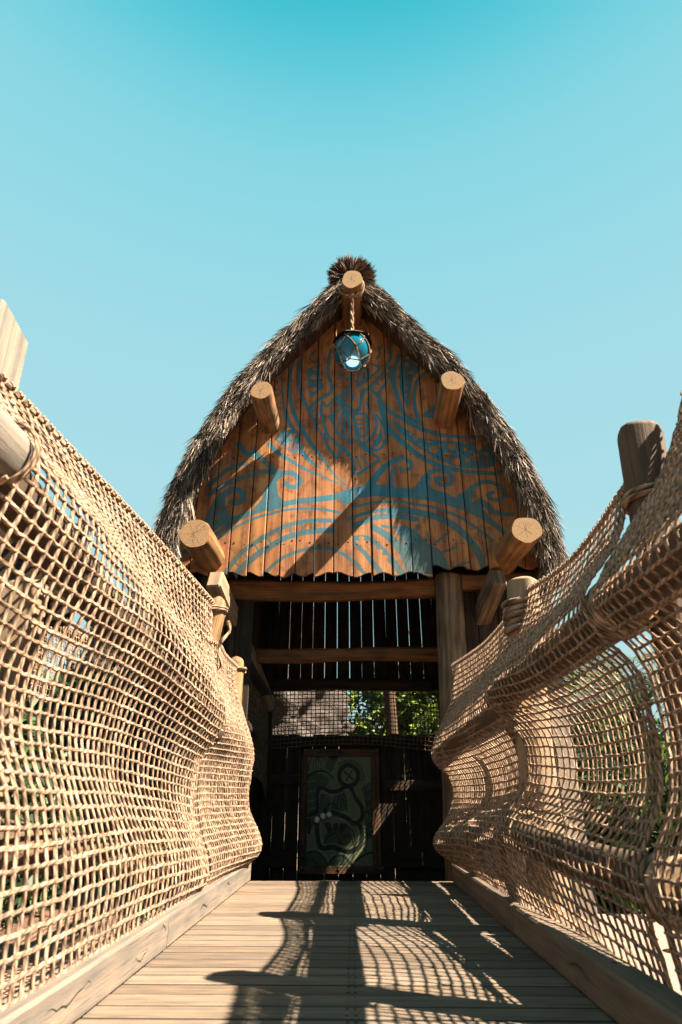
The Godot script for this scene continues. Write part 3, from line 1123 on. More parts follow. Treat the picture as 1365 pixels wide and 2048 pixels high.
func foliage(parent: Node3D, c: Vector3, r: Vector3, count: int, mesh: Mesh, size: float, cols: Array) -> void:
	var where := []
	var tint := PackedColorArray()
	var f := FastNoiseLite.new()
	f.seed = int(c.x * 31.0 + c.z * 17.0)
	f.frequency = 0.9
	var tries := 0
	while where.size() < count and tries < count * 6:
		tries += 1
		var d := Vector3(rf(-1, 1), rf(-1, 1), rf(-1, 1))
		if d.length() > 1.0 or d.length() < 0.15: continue
		var p := c + d * r
		if f.get_noise_3d(p.x * 1.6, p.y * 1.6, p.z * 1.6) + (0.35 - d.length() * 0.35) < -0.02: continue
		where.append(aim(p, Vector3(rf(-1, 1), rf(-0.6, 1), rf(-1, 1)), size * rf(0.6, 1.3)))
		var k: Array = cols[rng.randi_range(0, cols.size() - 1)]
		var v := rf(0.7, 1.3)
		tint.append(Color(k[0] * v, k[1] * v, k[2] * v))
	scatter(parent, "foliage", mesh, M.leaf, where, tint)

func frond_mesh(ln: float, droop: float, s: int, pairs := 26) -> ArrayMesh:
	var mb := MB.new()
	var r := RandomNumberGenerator.new()
	r.seed = s
	var pos := func(t: float) -> Vector3: return Vector3(0, ln * (0.75 * t - droop * t * t), ln * t * (1.0 - 0.15 * t))
	var p := PackedVector3Array()
	var rad := PackedFloat32Array()
	for k in 9:
		p.append(pos.call(k / 8.0))
		rad.append(0.012 * (1.0 - 0.8 * k / 8.0))
	mb.tube(p, rad, 5)
	for k in pairs:
		var t := 0.16 + 0.84 * k / (pairs - 1.0)
		var a: Vector3 = pos.call(t)
		var tg: Vector3 = (pos.call(minf(t + 0.03, 1.0)) - pos.call(t - 0.03)).normalized()
		for s2 in [-1.0, 1.0]:
			var d := (Vector3(s2, 0.25, 0) + tg * (0.75 + r.randf_range(-0.15, 0.15)) + Vector3(0, r.randf_range(-0.25, 0.1), 0)).normalized()
			var l: float = ln * 0.34 * sin(PI * clampf(0.12 + 0.82 * t, 0, 1)) * r.randf_range(0.85, 1.1)
			var wd := tg * 0.011 * ln / 1.2
			var m := a + d * l * 0.5
			var tip := a + d * l + Vector3(0, -0.16 * l, 0)
			mb.quad(a - wd * 0.5, a + wd * 0.5, m + wd, m - wd, Vector2.ZERO, Vector2.RIGHT, Vector2.ONE, Vector2.DOWN)
			mb.tri(m - wd, m + wd, tip)
	return mb.mesh()

func _ready() -> void:
	rng.seed = 20240
	var EXPOSURE := 6.9
	# camera
	var cam := Camera3D.new()
	cam.name = "camera"
	var att := CameraAttributesPhysical.new()
	att.frustum_focal_length = 14.238
	att.frustum_focus_distance = 5.2
	att.exposure_aperture = 2.2
	att.frustum_near = 0.05
	att.frustum_far = 800.0
	cam.attributes = att
	add_child(cam)
	cam.fov = 80.248
	cam.near = 0.05
	cam.far = 800.0
	cam.position = Vector3(0, 0.575, 0)
	cam.rotation_order = EULER_ORDER_YXZ
	cam.rotation_degrees = Vector3(25.094, 1.0675, 0)
	cam.current = true
	# clear sky: pale above the horizon, deep turquoise overhead
	var sky_im := Image.create(16, 256, false, Image.FORMAT_RGBF)
	var keys := [[-90, 150, 140, 120], [-1, 150, 140, 120], [0, 196, 226, 228], [12, 184, 226, 231], [25, 172, 222, 232], [38, 163, 220, 231], [48, 149, 217, 230], [55, 136, 214, 227], [59, 116, 208, 223], [63, 84, 199, 216], [67, 52, 187, 207], [76, 28, 172, 192], [90, 16, 160, 184]]
	for y in 256:
		var el := 90.0 - 180.0 * (y + 0.5) / 256.0
		var c := Color.BLACK
		for i in keys.size() - 1:
			if el >= keys[i][0] and el <= keys[i + 1][0]:
				var t: float = (el - keys[i][0]) / float(keys[i + 1][0] - keys[i][0])
				t = clampf(t, 0, 1)
				c = Color8(keys[i][1], keys[i][2], keys[i][3]).lerp(Color8(keys[i + 1][1], keys[i + 1][2], keys[i + 1][3]), t)
		var cl := c.srgb_to_linear()
		for x in 16: sky_im.set_pixel(x, y, cl)
	var sm := PanoramaSkyMaterial.new()
	sm.panorama = ImageTexture.create_from_image(sky_im)
	var sky := Sky.new()
	sky.sky_material = sm
	var env := Environment.new()
	env.background_mode = Environment.BG_SKY
	env.sky = sky
	env.background_energy_multiplier = 1.0 / EXPOSURE
	env.tonemap_mode = Environment.TONE_MAPPER_LINEAR
	env.tonemap_exposure = EXPOSURE
	env.sdfgi_enabled = true
	env.ssao_enabled = true
	env.ssil_enabled = true
	var we := WorldEnvironment.new()
	we.name = "world"
	we.environment = env
	add_child(we)
	# sun: high, from the right and a little behind the camera
	var sun := DirectionalLight3D.new()
	sun.name = "sun"
	sun.light_energy = 1.6
	sun.light_color = Color(1.0, 0.93, 0.83)
	sun.light_angular_distance = 0.5
	sun.shadow_enabled = true
	add_child(sun)
	sun.look_at_from_position(Vector3.ZERO, Vector3(-0.62, -0.735, -0.255), Vector3.UP)

	make_materials()
	build_ground()
	build_hut()
	build_bridge()
	build_nets()
	build_lantern()
	build_panel()
	build_surroundings()

func build_ground() -> void:
	var g := MB.new()
	g.quad(Vector3(-400, -0.26, 400), Vector3(-400, -0.26, -400), Vector3(400, -0.26, -400), Vector3(400, -0.26, 400), Vector2.ZERO, Vector2.RIGHT, Vector2.ONE, Vector2.DOWN)
	structure("ground", g, ground_material(lin(0.0763, 0.0526, 0.0360), lin(0.1238, 0.0950, 0.0662), 0.02, 2.0))
	var pv := MB.new()
	var pm := ground_material(lin(0.1901, 0.1282, 0.1022), lin(0.2282, 0.1591, 0.1282), 0.05, 0.3)
	pv.slab(Transform3D(Basis(), Vector3(3.4, -0.27, -1.7)), Vector3(4.6, 0.08, 7.6), 0.01)
	structure("pavement", pv, pm)
	var pl := MB.new()
	pl.slab(Transform3D(Basis(), Vector3(-2.6, -0.27, -2.6)), Vector3(2.4, 0.08, 9.0), 0.01)
	structure("path", pl, ground_material(lin(0.1613, 0.0950, 0.0662), lin(0.2088, 0.1282, 0.0900), 0.05, 0.3))

const PROFILE := [[0.0, 5.80], [0.265, 5.56], [0.60, 5.12], [0.93, 4.70], [1.19, 4.29], [1.38, 3.93], [1.535, 3.58], [1.645, 3.25], [1.705, 2.98], [1.755, 2.73], [1.775, 2.48], [1.76, 2.33]]
const XH := 0.035

# the rake leans forward: distance of the roof edge from the start of the bridge
func zfront(t: float) -> float: return 4.82 + 0.11 * smoothstep(0.0, 0.42, t) + 0.11 * smoothstep(0.45, 1.05, t)

func prof(t: float) -> Vector2:  # t 0 ridge .. 1 eave on the right side
	var f := clampf(t, 0.0, 1.0) * (PROFILE.size() - 1)
	var i := mini(int(f), PROFILE.size() - 2)
	var q := func(k: int) -> Vector2:
		k = clampi(k, 0, PROFILE.size() - 1)
		var s := zfront(float(k) / (PROFILE.size() - 1)) / 4.95
		return Vector2(PROFILE[k][0] * s, (PROFILE[k][1] - 0.575) * s + 0.575)
	return (q.call(i) as Vector2).cubic_interpolate(q.call(i + 1), q.call(i - 1), q.call(i + 2), f - i)

func arch_half(y: float, inset: float) -> float:
	# half width of the roof at height y, drawn in by inset
	for i in 60:
		var a := prof(i / 60.0)
		var b := prof((i + 1) / 60.0)
		if b.y <= y and a.y >= y: return maxf(0.0, lerpf(a.x, b.x, (a.y - y) / maxf(a.y - b.y, 1e-5)) - inset)
	return 0.0 if y > 4.0 else 1.74 - inset

func build_hut() -> void:
	var hut := thing("thatched_hut", "thatched wooden hut with a painted gable and log ends at the bridge end", "hut", Vector3(0, 0, 0))
	# gable boards, cut to the arch above and to a wavy line below
	var seams := [-1.66, -1.48, -1.30, -1.126, -0.949, -0.800, -0.655, -0.515, -0.343, -0.167, 0.012, 0.189, 0.372, 0.55, 0.731, 0.897, 1.072, 1.240, 1.405, 1.57]
	var mural := mural_texture(seams)
	var gm := plainm(Color.WHITE, 0.62)
	gm.albedo_texture = mural
	gm.heightmap_enabled = true
	gm.heightmap_texture = M.grain
	gm.heightmap_scale = 0.12
	gm.texture_repeat = true
	var all := [-1.80]
	all.append_array(seams)
	all.append(1.74)
	var nails := MB.new()
	for i in all.size() - 1:
		var x0: float = all[i] + 0.0035
		var x1: float = all[i + 1] - 0.0035
		var xc := (x0 + x1) * 0.5
		var base := 2.395 + (0.05 if x0 > 0.6 else 0.0) + (0.012 if x1 < -1.0 else 0.0) + rf(-0.010, 0.010)
		var ph := rf(0.0, TAU)
		var zf := -5.2 + rf(-0.004, 0.006)
		var zl := rf(-0.005, 0.005)
		var mb := MB.new()
		var cols := [0.0, 0.006, 0.2, 0.4, 0.6, 0.8, 0.994, 1.0]
		cols[1] = 0.006 / (x1 - x0)
		cols[6] = 1.0 - cols[1]
		var bot := []
		var top := []
		var zz := []
		for c in 8:
			var x := lerpf(x0, x1, cols[c])
			bot.append(base - 0.022 * sin(cols[c] * 4.2 + ph))
			var tp := 5.7
			# the highest point under the arch at this x
			var lo := 2.3
			for k in 120:
				var yy := 2.32 + k * 0.03
				if arch_half(yy, 0.07) > absf(x - XH): lo = yy
			tp = maxf(lo, bot[c] + 0.05)
			top.append(tp)
			var z: float = zf + zl * (cols[c] - 0.5) * 2.0
			if c == 0 or c == 7: z -= 0.006
			zz.append(z)
		var U := func(x: float, y: float) -> Vector2: return Vector2((x + 1.95) * 262.0 / 1024.0, (5.45 - y) * 262.0 / 840.0)
		for c in 7:
			var xa := lerpf(x0, x1, cols[c])
			var xb := lerpf(x0, x1, cols[c + 1])
			var a := Vector3(xa, bot[c], zz[c])
			var b := Vector3(xa, top[c], zz[c])
			var d := Vector3(xb, top[c + 1], zz[c + 1])
			var e := Vector3(xb, bot[c + 1], zz[c + 1])
			var bk := Vector3(0, 0, -0.028)
			var ba := Vector3(xa, bot[c], zf - 0.03)
			var be := Vector3(xb, bot[c + 1], zf - 0.03)
			mb.quad(a, b, d, e, U.call(xa, bot[c]), U.call(xa, top[c]), U.call(xb, top[c + 1]), U.call(xb, bot[c + 1]))
			mb.quad(be, Vector3(xb, top[c + 1], zf - 0.03), Vector3(xa, top[c], zf - 0.03), ba, Vector2(0.03, 0.9), Vector2(0.03, 0.1), Vector2(0.04, 0.1), Vector2(0.04, 0.9))
			mb.quad(a, e, be, ba, U.call(xa, bot[c] + 0.02), U.call(xb, bot[c] + 0.02), U.call(xb, bot[c] + 0.03), U.call(xa, bot[c] + 0.03))
		var zb := zf - 0.03
		mb.quad(Vector3(x1, bot[7], zz[7]), Vector3(x1, top[7], zz[7]), Vector3(x1, top[7], zb), Vector3(x1, bot[7], zb), U.call(x1, bot[7]), U.call(x1, top[7]), U.call(x1 - 0.02, top[7]), U.call(x1 - 0.02, bot[7]))
		mb.quad(Vector3(x0, bot[0], zb), Vector3(x0, top[0], zb), Vector3(x0, top[0], zz[0]), Vector3(x0, bot[0], zz[0]), U.call(x0 + 0.02, bot[0]), U.call(x0 + 0.02, top[0]), U.call(x0, top[0]), U.call(x0, bot[0]))
		part(hut, "gable_board", mb, gm)
		for ny in [2.70, 3.62, 4.55]:
			if ny > top[3] - 0.1: continue
			for nx in [0.22, 0.78]: nails.ball(Vector3(lerpf(x0, x1, nx), ny + rf(-0.03, 0.03), zf + 0.001), Vector3(0.0085, 0.0085, 0.004), 4, 8)
	stuff(part(hut, "nail_heads", nails, M.metal))
	# purlin logs standing out of the gable
	var logs := [[0.019, 5.344, 0.112, 0], [-0.818, 3.981, 0.108, 1], [0.953, 4.064, 0.116, 0], [-1.300, 2.548, 0.128, 1], [1.435, 2.562, 0.122, 0]]
	for i in 5:
		var l: Array = logs[i]
		var e: Material = M.end1 if l[3] == 0 else M.end2
		log_part(hut, "purlin_log", Vector3(l[0], l[1] + rf(-0.005, 0.005), -4.60), Vector3(l[0], l[1], -5.9), l[2], l[2] * 1.02, M.log if i != 1 else M.log2, 2.0 + i * 1.7, 0.06, 0.008, e)
	# frame
	log_part(hut, "door_post", Vector3(0.825, -0.26, -5.43), Vector3(0.905, 2.46, -5.43), 0.118, 0.125, M.post, 4.2, 0.05, 0.02)
	log_part(hut, "door_post", Vector3(-1.30, -0.26, -5.46), Vector3(-1.32, 2.46, -5.46), 0.118, 0.12, M.greypost, 5.9, 0.05, 0.02)
	hewn(hut, "tie_beam", Vector3(-1.45, 2.345, -5.56), Vector3(0.80, 2.36, -5.56), 0.12, 0.185, M.beam, 0.6, 0.07)
	hewn(hut, "tie_beam", Vector3(0.99, 2.39, -5.46), Vector3(1.74, 2.41, -5.46), 0.12, 0.15, M.beam, 1.6, 0.06)
	hewn(hut, "tie_beam", Vector3(-1.0, 1.895, -6.3), Vector3(0.96, 1.895, -6.3), 0.12, 0.14, M.beam, 2.2, 0.08)
	hewn(hut, "tie_beam", Vector3(-1.02, 1.74, -7.18), Vector3(0.90, 1.74, -7.18), 0.12, 0.13, M.dark[2], 3.1, 0.07)
	for s in [-1.0, 1.0]:
		var a := Vector3(XH + s * 1.235, 2.30, -5.03)
		var b := Vector3(XH + s * 0.985, 1.50, -7.05)
		var mb := MB.new()
		var z := (a - b).normalized()
		var x := Vector3.UP.cross(z).normalized()
		mb.slab(Transform3D(Basis(x, z.cross(x), z), (a + b) * 0.5), Vector3(0.135, 0.175, a.distance_to(b)), 0.016, Vector2(s, 0.3))
		part(hut, "strut", mb, M.tan if s < 0 else M.post)
	# boards beside the doorway
	for s in [-1.0, 1.0]:
		var x := 0.955
		while x < 1.68:
			var w := rf(0.16, 0.20)
			var xa: float = XH + s * x
			var xb: float = XH + s * (x + w)
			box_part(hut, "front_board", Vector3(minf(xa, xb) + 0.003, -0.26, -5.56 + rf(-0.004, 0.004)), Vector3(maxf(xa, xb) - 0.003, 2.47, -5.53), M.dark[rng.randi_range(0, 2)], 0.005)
			x += w
	# side walls with a netted opening
	for s in [-1.0, 1.0]:
		var z := -5.58
		while z > -7.3:
			var w := rf(0.14, 0.17)
			var x: float = XH + s * 1.06
			for seg in [[-0.26, 1.12], [1.62, 3.9]]:
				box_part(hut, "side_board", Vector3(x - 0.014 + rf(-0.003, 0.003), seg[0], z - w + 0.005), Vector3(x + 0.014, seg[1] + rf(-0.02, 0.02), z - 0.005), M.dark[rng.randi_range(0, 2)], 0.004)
			z -= w
		log_part(hut, "side_rail", Vector3(XH + s * 0.99, 1.12, -5.5), Vector3(XH + s * 0.99, 1.10, -7.25), 0.055, 0.05, M.dark[0], 3.0 + s, 0.08, 0.02)
		log_part(hut, "side_rail", Vector3(XH + s * 0.99, 1.64, -5.5), Vector3(XH + s * 0.99, 1.62, -7.25), 0.055, 0.05, M.dark[0], 6.0 + s, 0.08, 0.02)
		log_part(hut, "back_post", Vector3(XH + s * 1.02, -0.26, -7.22), Vector3(XH + s * 1.02, 2.6, -7.22), 0.075, 0.07, M.dark[0], 8.0 + s, 0.06, 0.015)
	# back wall: upper boards, an opening, lower boards
	var xg := -1.04
	while xg < 1.08:
		var w := 0.1455 + rf(-0.006, 0.006)
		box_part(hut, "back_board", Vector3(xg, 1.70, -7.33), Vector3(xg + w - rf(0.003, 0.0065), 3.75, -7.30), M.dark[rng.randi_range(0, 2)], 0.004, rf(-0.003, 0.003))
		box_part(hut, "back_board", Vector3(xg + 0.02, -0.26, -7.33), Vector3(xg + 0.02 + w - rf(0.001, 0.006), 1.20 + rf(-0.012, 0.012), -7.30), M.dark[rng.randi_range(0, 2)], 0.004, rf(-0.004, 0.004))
		xg += w
	xg = -1.75
	while xg < 1.75:
		var half := 0.0
		var tp := 3.76
		for k in 60:
			var yy := 2.3 + k * 0.055
			if arch_half(yy, 0.14) > maxf(absf(xg - XH), absf(xg + 0.15 - XH)): tp = yy
		var bt := 3.755 if xg > -1.1 and xg < 1.0 else -0.26
		if tp > bt + 0.05: box_part(hut, "back_board", Vector3(xg, bt, -7.33), Vector3(xg + 0.149, tp, -7.30), M.dark[rng.randi_range(0, 2)], 0.003)
		xg += 0.15
	box_part(hut, "wall_rail", Vector3(-1.02, 0.69, -7.30), Vector3(-0.60, 0.80, -7.255), M.dark[2], 0.006)
	box_part(hut, "wall_rail", Vector3(0.345, 0.63, -7.30), Vector3(1.02, 0.74, -7.255), M.dark[2], 0.006)
	box_part(hut, "wall_rail", Vector3(-1.02, -0.10, -7.30), Vector3(-0.60, 0.06, -7.255), M.dark[0], 0.006)
	box_part(hut, "wall_rail", Vector3(0.345, -0.10, -7.30), Vector3(1.02, 0.05, -7.255), M.dark[0], 0.006)
	box_part(hut, "wall_rail", Vector3(-1.02, 1.08, -7.30), Vector3(1.02, 1.19, -7.255), M.dark[0], 0.006)
	var fz := -5.40
	while fz > -7.3:
		box_part(hut, "floor_board", Vector3(-1.02, -0.245, fz - 0.135), Vector3(1.08, -0.205, fz), M.dark[rng.randi_range(0, 2)], 0.004)
		fz -= 0.14
	# roof: boarded lining, thatch body, stems
	var lin_mb := MB.new()
	var core := MB.new()
	var N := 40
	for s in [-1.0, 1.0]:
		for i in N:
			var q := []
			for k in [i, i + 1]:
				var t: float = k / float(N)
				var p := prof(t)
				var tg := (prof(minf(t + 0.01, 1.0)) - prof(maxf(t - 0.01, 0.0))).normalized()
				var nn := Vector2(-tg.y, tg.x)
				if nn.y < 0 and t < 0.1 or nn.x < 0: nn = -nn
				q.append([Vector2(XH + s * (p.x), p.y), Vector2(XH + s * maxf(0.0, p.x - nn.x * 0.11), p.y - nn.y * 0.11), Vector2(XH + s * maxf(0.0, p.x - nn.x * 0.13), p.y - nn.y * 0.13), Vector2(XH + s * maxf(0.0, p.x - nn.x * 0.03), p.y - nn.y * 0.03)])
			var P := func(k: int, j: int, z: float) -> Vector3: return Vector3(q[k][j].x, q[k][j].y, z)
			var za := -zfront(i / float(N)) - 0.02
			var zb := -zfront((i + 1) / float(N)) - 0.02
			var z1 := -7.7
			# lining
			var u := Vector2.ZERO
			lin_mb.quad(P.call(0, 2, za - 0.03), P.call(1, 2, zb - 0.03), P.call(1, 2, z1), P.call(0, 2, z1), Vector2(i * 0.1, 0), Vector2(i * 0.1 + 0.1, 0), Vector2(i * 0.1 + 0.1, 2.6), Vector2(i * 0.1, 2.6))
			core.quad(P.call(0, 3, za), P.call(1, 3, zb), P.call(1, 3, z1), P.call(0, 3, z1), u, u, u, u)
			core.quad(P.call(0, 1, za), P.call(1, 1, zb), P.call(1, 1, z1), P.call(0, 1, z1), u, u, u, u)
			core.quad(P.call(0, 1, za), P.call(0, 3, za), P.call(1, 3, zb), P.call(1, 1, zb), u, u, u, u)
			core.quad(P.call(0, 1, z1), P.call(0, 3, z1), P.call(1, 3, z1), P.call(1, 1, z1), u, u, u, u)
		core.quad(Vector3(XH + s * 1.74, 2.33, -5.02), Vector3(XH + s * 1.6, 2.36, -5.02), Vector3(XH + s * 1.6, 2.36, -7.7), Vector3(XH + s * 1.74, 2.33, -7.7), Vector2.ZERO, Vector2.ZERO, Vector2.ZERO, Vector2.ZERO)
	part(hut, "roof_lining", lin_mb, M.brown[1])
	var roof := part(hut, "thatch_roof", core, M.thatch_core)
	var where := []
	var tint := PackedColorArray()
	var shade := func() -> Color:
		var v := pow(rng.randf(), 1.6)
		var c := Color(0.040, 0.029, 0.022).lerp(Color(0.255, 0.200, 0.160), v)
		if rng.randf() < 0.16: c = Color(0.35, 0.285, 0.235)
		if rng.randf() < 0.34: c = Color(0.0158, 0.0122, 0.0101)
		return c
	nz.seed = 44
	nz.frequency = 0.35
	for i in 18000:
		var s := -1.0 if rng.randf() < 0.5 else 1.0
		var t := pow(rng.randf(), 0.82) * 0.985 + 0.005
		var p := prof(t)
		var tg := (prof(minf(t + 0.01, 1.0)) - prof(maxf(t - 0.01, 0.0))).normalized()
		var nn := Vector2(-tg.y, tg.x)
		if nn.x < 0: nn = -nn
		var front := rng.randf() < 0.68
		var dep := rf(0.0, lerpf(0.17, 0.14, t)) if front else rf(-0.01, 0.03)
		var z := -zfront(t) + rf(-0.05, 0.02) if front else -zfront(t) + 0.01 - pow(rng.randf(), 1.8) * 2.6
		var b := p - nn * dep
		var course := sin(t * 60.0) * 0.5 + 0.5
		var d2 := tg * rf(0.75, 1.0)
		var fz2 := 0.0
		if front:
			d2 -= nn * rf(0.02, 0.26)
			d2.y -= 0.12
			fz2 = rf(-0.08, 0.26)
		else:
			d2 += nn * rf(-0.06, 0.09 + 0.05 * course)
			fz2 = rf(-0.1, 0.12)
		var cl := nz.get_noise_3d(t * 90.0, dep * 60.0 + s * 50.0, z * 12.0)
		d2 += Vector2(-nn.y, nn.x) * 0.0 - nn * cl * 0.35
		fz2 += 0.30 * nz.get_noise_3d(t * 70.0 + 9.0, s * 31.0, z * 14.0)
		var ln := rf(0.14, 0.27) * (1.0 + 0.7 * maxf(0.0, cl)) * (1.35 if rng.randf() < 0.05 else 1.0)
		if t > 0.93: ln *= 0.8
		where.append(aim(Vector3(XH + s * b.x, b.y, z), Vector3(s * d2.x, d2.y, fz2), ln))
		tint.append(shade.call())
	scatter(roof, "thatch_stems", blade_tuft(8, 0.0145, 0.085, 4), M.thatch, where, tint)
	# the bound brush over the ridge
	var rw := []
	var rt := PackedColorArray()
	for i in 1300:
		var a := rf(-0.45, PI + 0.45)
		var z := -4.79 - absf(rf(0, 1)) * rf(0.0, 0.5)
		var rr := rf(0.04, 0.14)
		var c := Vector3(0.022, 5.60, z)
		var d := Vector3(cos(a), sin(a), rf(-0.25, 0.75))
		rw.append(aim(c + Vector3(cos(a), sin(a), 0) * rr, d, rf(0.13, 0.185)))
		var v := rng.randf()
		rt.append(Color(0.016, 0.010, 0.008).lerp(Color(0.20, 0.11, 0.06), v * v * v))
	for i in 500:
		var z := -5.4 - rf(0, 2.3)
		var a := rf(0.0, PI)
		rw.append(aim(Vector3(0.022, 5.60, z), Vector3(cos(a), sin(a), rf(-0.3, 0.3)), 0.24))
		rt.append(Color(0.08, 0.05, 0.03))
	var cap := MB.new()
	cap.tube(PackedVector3Array([Vector3(0.022, 5.59, -4.83), Vector3(0.022, 5.59, -7.7)]), PackedFloat32Array([0.12, 0.12]), 12, true)
	var rc := part(hut, "ridge_cap", cap, M.thatch_core)
	scatter(rc, "ridge_stems", blade_tuft(7, 0.036, 0.28, 9), M.thatch, rw, rt)

func build_bridge() -> void:
	var br := thing("wooden_footbridge", "wooden plank footbridge with timber kerbs, leaning log posts and rails", "footbridge")
	var d := -0.6
	var screws := MB.new()
	var grit := MB.new()
	var pitch := 0.116
	while d < 5.30:
		var m: Material = M.deck[rng.randi_range(0, 5)]
		var mb := MB.new()
		mb.slab(Transform3D(Basis(Vector3.UP, rf(-0.0015, 0.0015)), Vector3(-0.03 + rf(-0.004, 0.004), -0.019 + rf(-0.0015, 0.0015), -d - pitch * 0.5)), Vector3(1.78, 0.038, pitch - 0.012), 0.006, Vector2(rf(0, 9), rf(0, 9)))
		part(br, "deck_plank", mb, m)
		for x in [-0.022, 0.0]:
			for k in [0.24, 0.76]: screws.ball(Vector3(x + rf(-0.003, 0.003), 0.0005, -d - pitch * k), Vector3(0.0058, 0.0012, 0.0058), 4, 8)
		grit.quad(Vector3(-0.90, -0.0026, -d - 0.0085), Vector3(-0.90, -0.0026, -d + 0.0085), Vector3(0.85, -0.0026, -d + 0.0085), Vector3(0.85, -0.0026, -d - 0.0085), Vector2.ZERO, Vector2.RIGHT, Vector2.ONE, Vector2.DOWN)
		d += pitch
	stuff(part(br, "joint_grit", grit, plainm(lin(0.020, 0.015, 0.011), 1.0)))
	stuff(part(br, "screw_heads", screws, M.metal))
	for x in [-0.26, 0.0, 0.65]: box_part(br, "joist", Vector3(x - 0.04, -0.22, -5.3), Vector3(x + 0.04, -0.042, 0.6), M.dark[1], 0.006)
	# kerbs
	for k in [[-0.878, -0.777, 0.6, -3.02, 0], [-0.880, -0.779, -3.026, -5.30, 0], [0.724, 0.826, 0.6, -3.33, 1], [0.722, 0.824, -3.338, -5.22, 1]]:
		var mb := MB.new()
		mb.slab(Transform3D(Basis(), Vector3((k[0] + k[1]) * 0.5, 0.0635, (k[2] + k[3]) * 0.5)), Vector3(k[1] - k[0], 0.123, k[2] - k[3]), 0.009, Vector2(rf(0, 9), rf(0, 9)))
		var kb := part(br, "kerb_timber", mb, M.kerb if k[4] == 0 else M.kerb_dark)
		var bolts := MB.new()
		var z: float = k[2] - 0.35
		while z > k[3] + 0.1:
			bolts.ball(Vector3((k[0] + k[1]) * 0.5, 0.1255, z), Vector3(0.011, 0.002, 0.011), 4, 10)
			z -= 0.62
		part(kb, "bolt_heads", bolts, M.metal).set_meta("kind", "stuff")
	# drying cracks along the kerbs and posts
	for k in [[-0.7775, 0.075, -1.9, 0.30], [-0.7775, 0.045, -2.6, 0.16], [-0.7775, 0.09, -2.9, 0.10], [-0.7785, 0.06, -3.6, 0.22], [-0.7785, 0.085, -4.3, 0.14], [-0.7775, 0.035, -1.5, 0.12], [0.7235, 0.07, -2.3, 0.26], [0.7215, 0.05, -3.7, 0.2]]:
		var cm := MB.new()
		var sx := 0.0012 if k[0] < 0.0 else -0.0012
		var N := 9
		for i in N:
			var q := []
			for e in 2:
				var t: float = float(i + e) / N
				var w := 0.0028 * sin(PI * t) + 0.0002
				var y: float = k[1] + 0.010 * sin(t * 7.0 + k[2] * 9.0) + 0.004 * sin(t * 23.0)
				q.append(Vector3(k[0] + sx, y - w, k[2] - k[3] * t))
				q.append(Vector3(k[0] + sx, y + w, k[2] - k[3] * t))
			if sx > 0.0: cm.quad(q[0], q[1], q[3], q[2], Vector2.ZERO, Vector2.RIGHT, Vector2.ONE, Vector2.DOWN)
			else: cm.quad(q[2], q[3], q[1], q[0], Vector2.ZERO, Vector2.RIGHT, Vector2.ONE, Vector2.DOWN)
		part(br, "crack", cm, M.metal)
	# right posts, leaning outwards
	log_part(br, "post", Vector3(0.99, -0.26, -2.02), Vector3(1.125, 1.865, -1.99), 0.078, 0.084, M.greypost, 1.3, 0.09, 0.015, null, null, 0.04)
	log_part(br, "post", Vector3(0.93, -0.26, -3.42), Vector3(0.965, 1.70, -3.31), 0.088, 0.082, M.tan, 2.6, 0.10, 0.012, null, null, 0.03)
	log_part(br, "post", Vector3(1.15, -0.26, -0.55), Vector3(1.45, 2.1, -0.5), 0.085, 0.085, M.greypost, 3.1, 0.05, 0.012, null, null, 0.06)
	# left posts
	var sq := MB.new()
	sq.slab(Transform3D(Basis(Vector3.BACK, 0.045) * Basis(Vector3.UP, 0.12), Vector3(-1.345, 0.985, -1.77)), Vector3(0.25, 2.49, 0.25), 0.014, Vector2(0.4, 2.2))
	part(br, "post", sq, M.palepost)
	log_part(br, "post", Vector3(-1.20, -0.26, -3.95), Vector3(-0.868, 1.755, -3.8), 0.085, 0.06, M.log2, 5.2, 0.06, 0.01, null, null, 0.10)
	log_part(br, "post", Vector3(-0.99, -0.26, -5.12), Vector3(-0.965, 1.64, -5.12), 0.07, 0.062, M.log2, 6.6, 0.05, 0.01, null, null, 0.06)
	# rails under the nets
	log_part(br, "rail_log", Vector3(0.97, 1.20, -0.3), Vector3(0.92, 1.17, -2.12), 0.085, 0.08, M.greypost, 1.0, 0.05, 0.01, M.end2, M.end2)
	log_part(br, "rail_log", Vector3(0.905, 1.15, -1.92), Vector3(0.805, 1.06, -3.42), 0.08, 0.078, M.greypost, 2.0, 0.05, 0.01, M.end2, M.end2)
	log_part(br, "rail_log", Vector3(0.85, 1.04, -3.22), Vector3(0.70, 0.86, -5.34), 0.072, 0.07, M.greypost, 3.0, 0.05, 0.01, M.end2, M.end1)
	log_part(br, "rail_log", Vector3(0.97, 0.33, -0.3), Vector3(0.925, 0.33, -2.1), 0.07, 0.07, M.greypost, 4.0, 0.05, 0.01, M.end2, M.end2)
	log_part(br, "rail_log", Vector3(0.915, 0.33, -1.95), Vector3(0.80, 0.41, -3.4), 0.07, 0.07, M.greypost, 5.0, 0.05, 0.01, M.end2, M.end2)
	log_part(br, "rail_log", Vector3(0.84, 0.41, -3.25), Vector3(0.68, 0.25, -5.36), 0.072, 0.08, M.greypost, 6.0, 0.05, 0.01, M.end2, M.end1)
	log_part(br, "rail_log", Vector3(-1.0, 1.40, -0.2), Vector3(-0.955, 1.43, -1.45), 0.090, 0.086, M.palepost, 7.0, 0.05, 0.01, M.end2, M.end2)
	log_part(br, "rail_log", Vector3(-1.07, 1.47, -1.3), Vector3(-0.86, 0.93, -3.95), 0.085, 0.08, M.greypost, 8.0, 0.05, 0.01, M.end2, M.end2)
	log_part(br, "rail_log", Vector3(-0.90, 0.94, -3.75), Vector3(-0.93, 0.90, -5.2), 0.07, 0.07, M.greypost, 9.0, 0.05, 0.01, M.end2, M.end2)
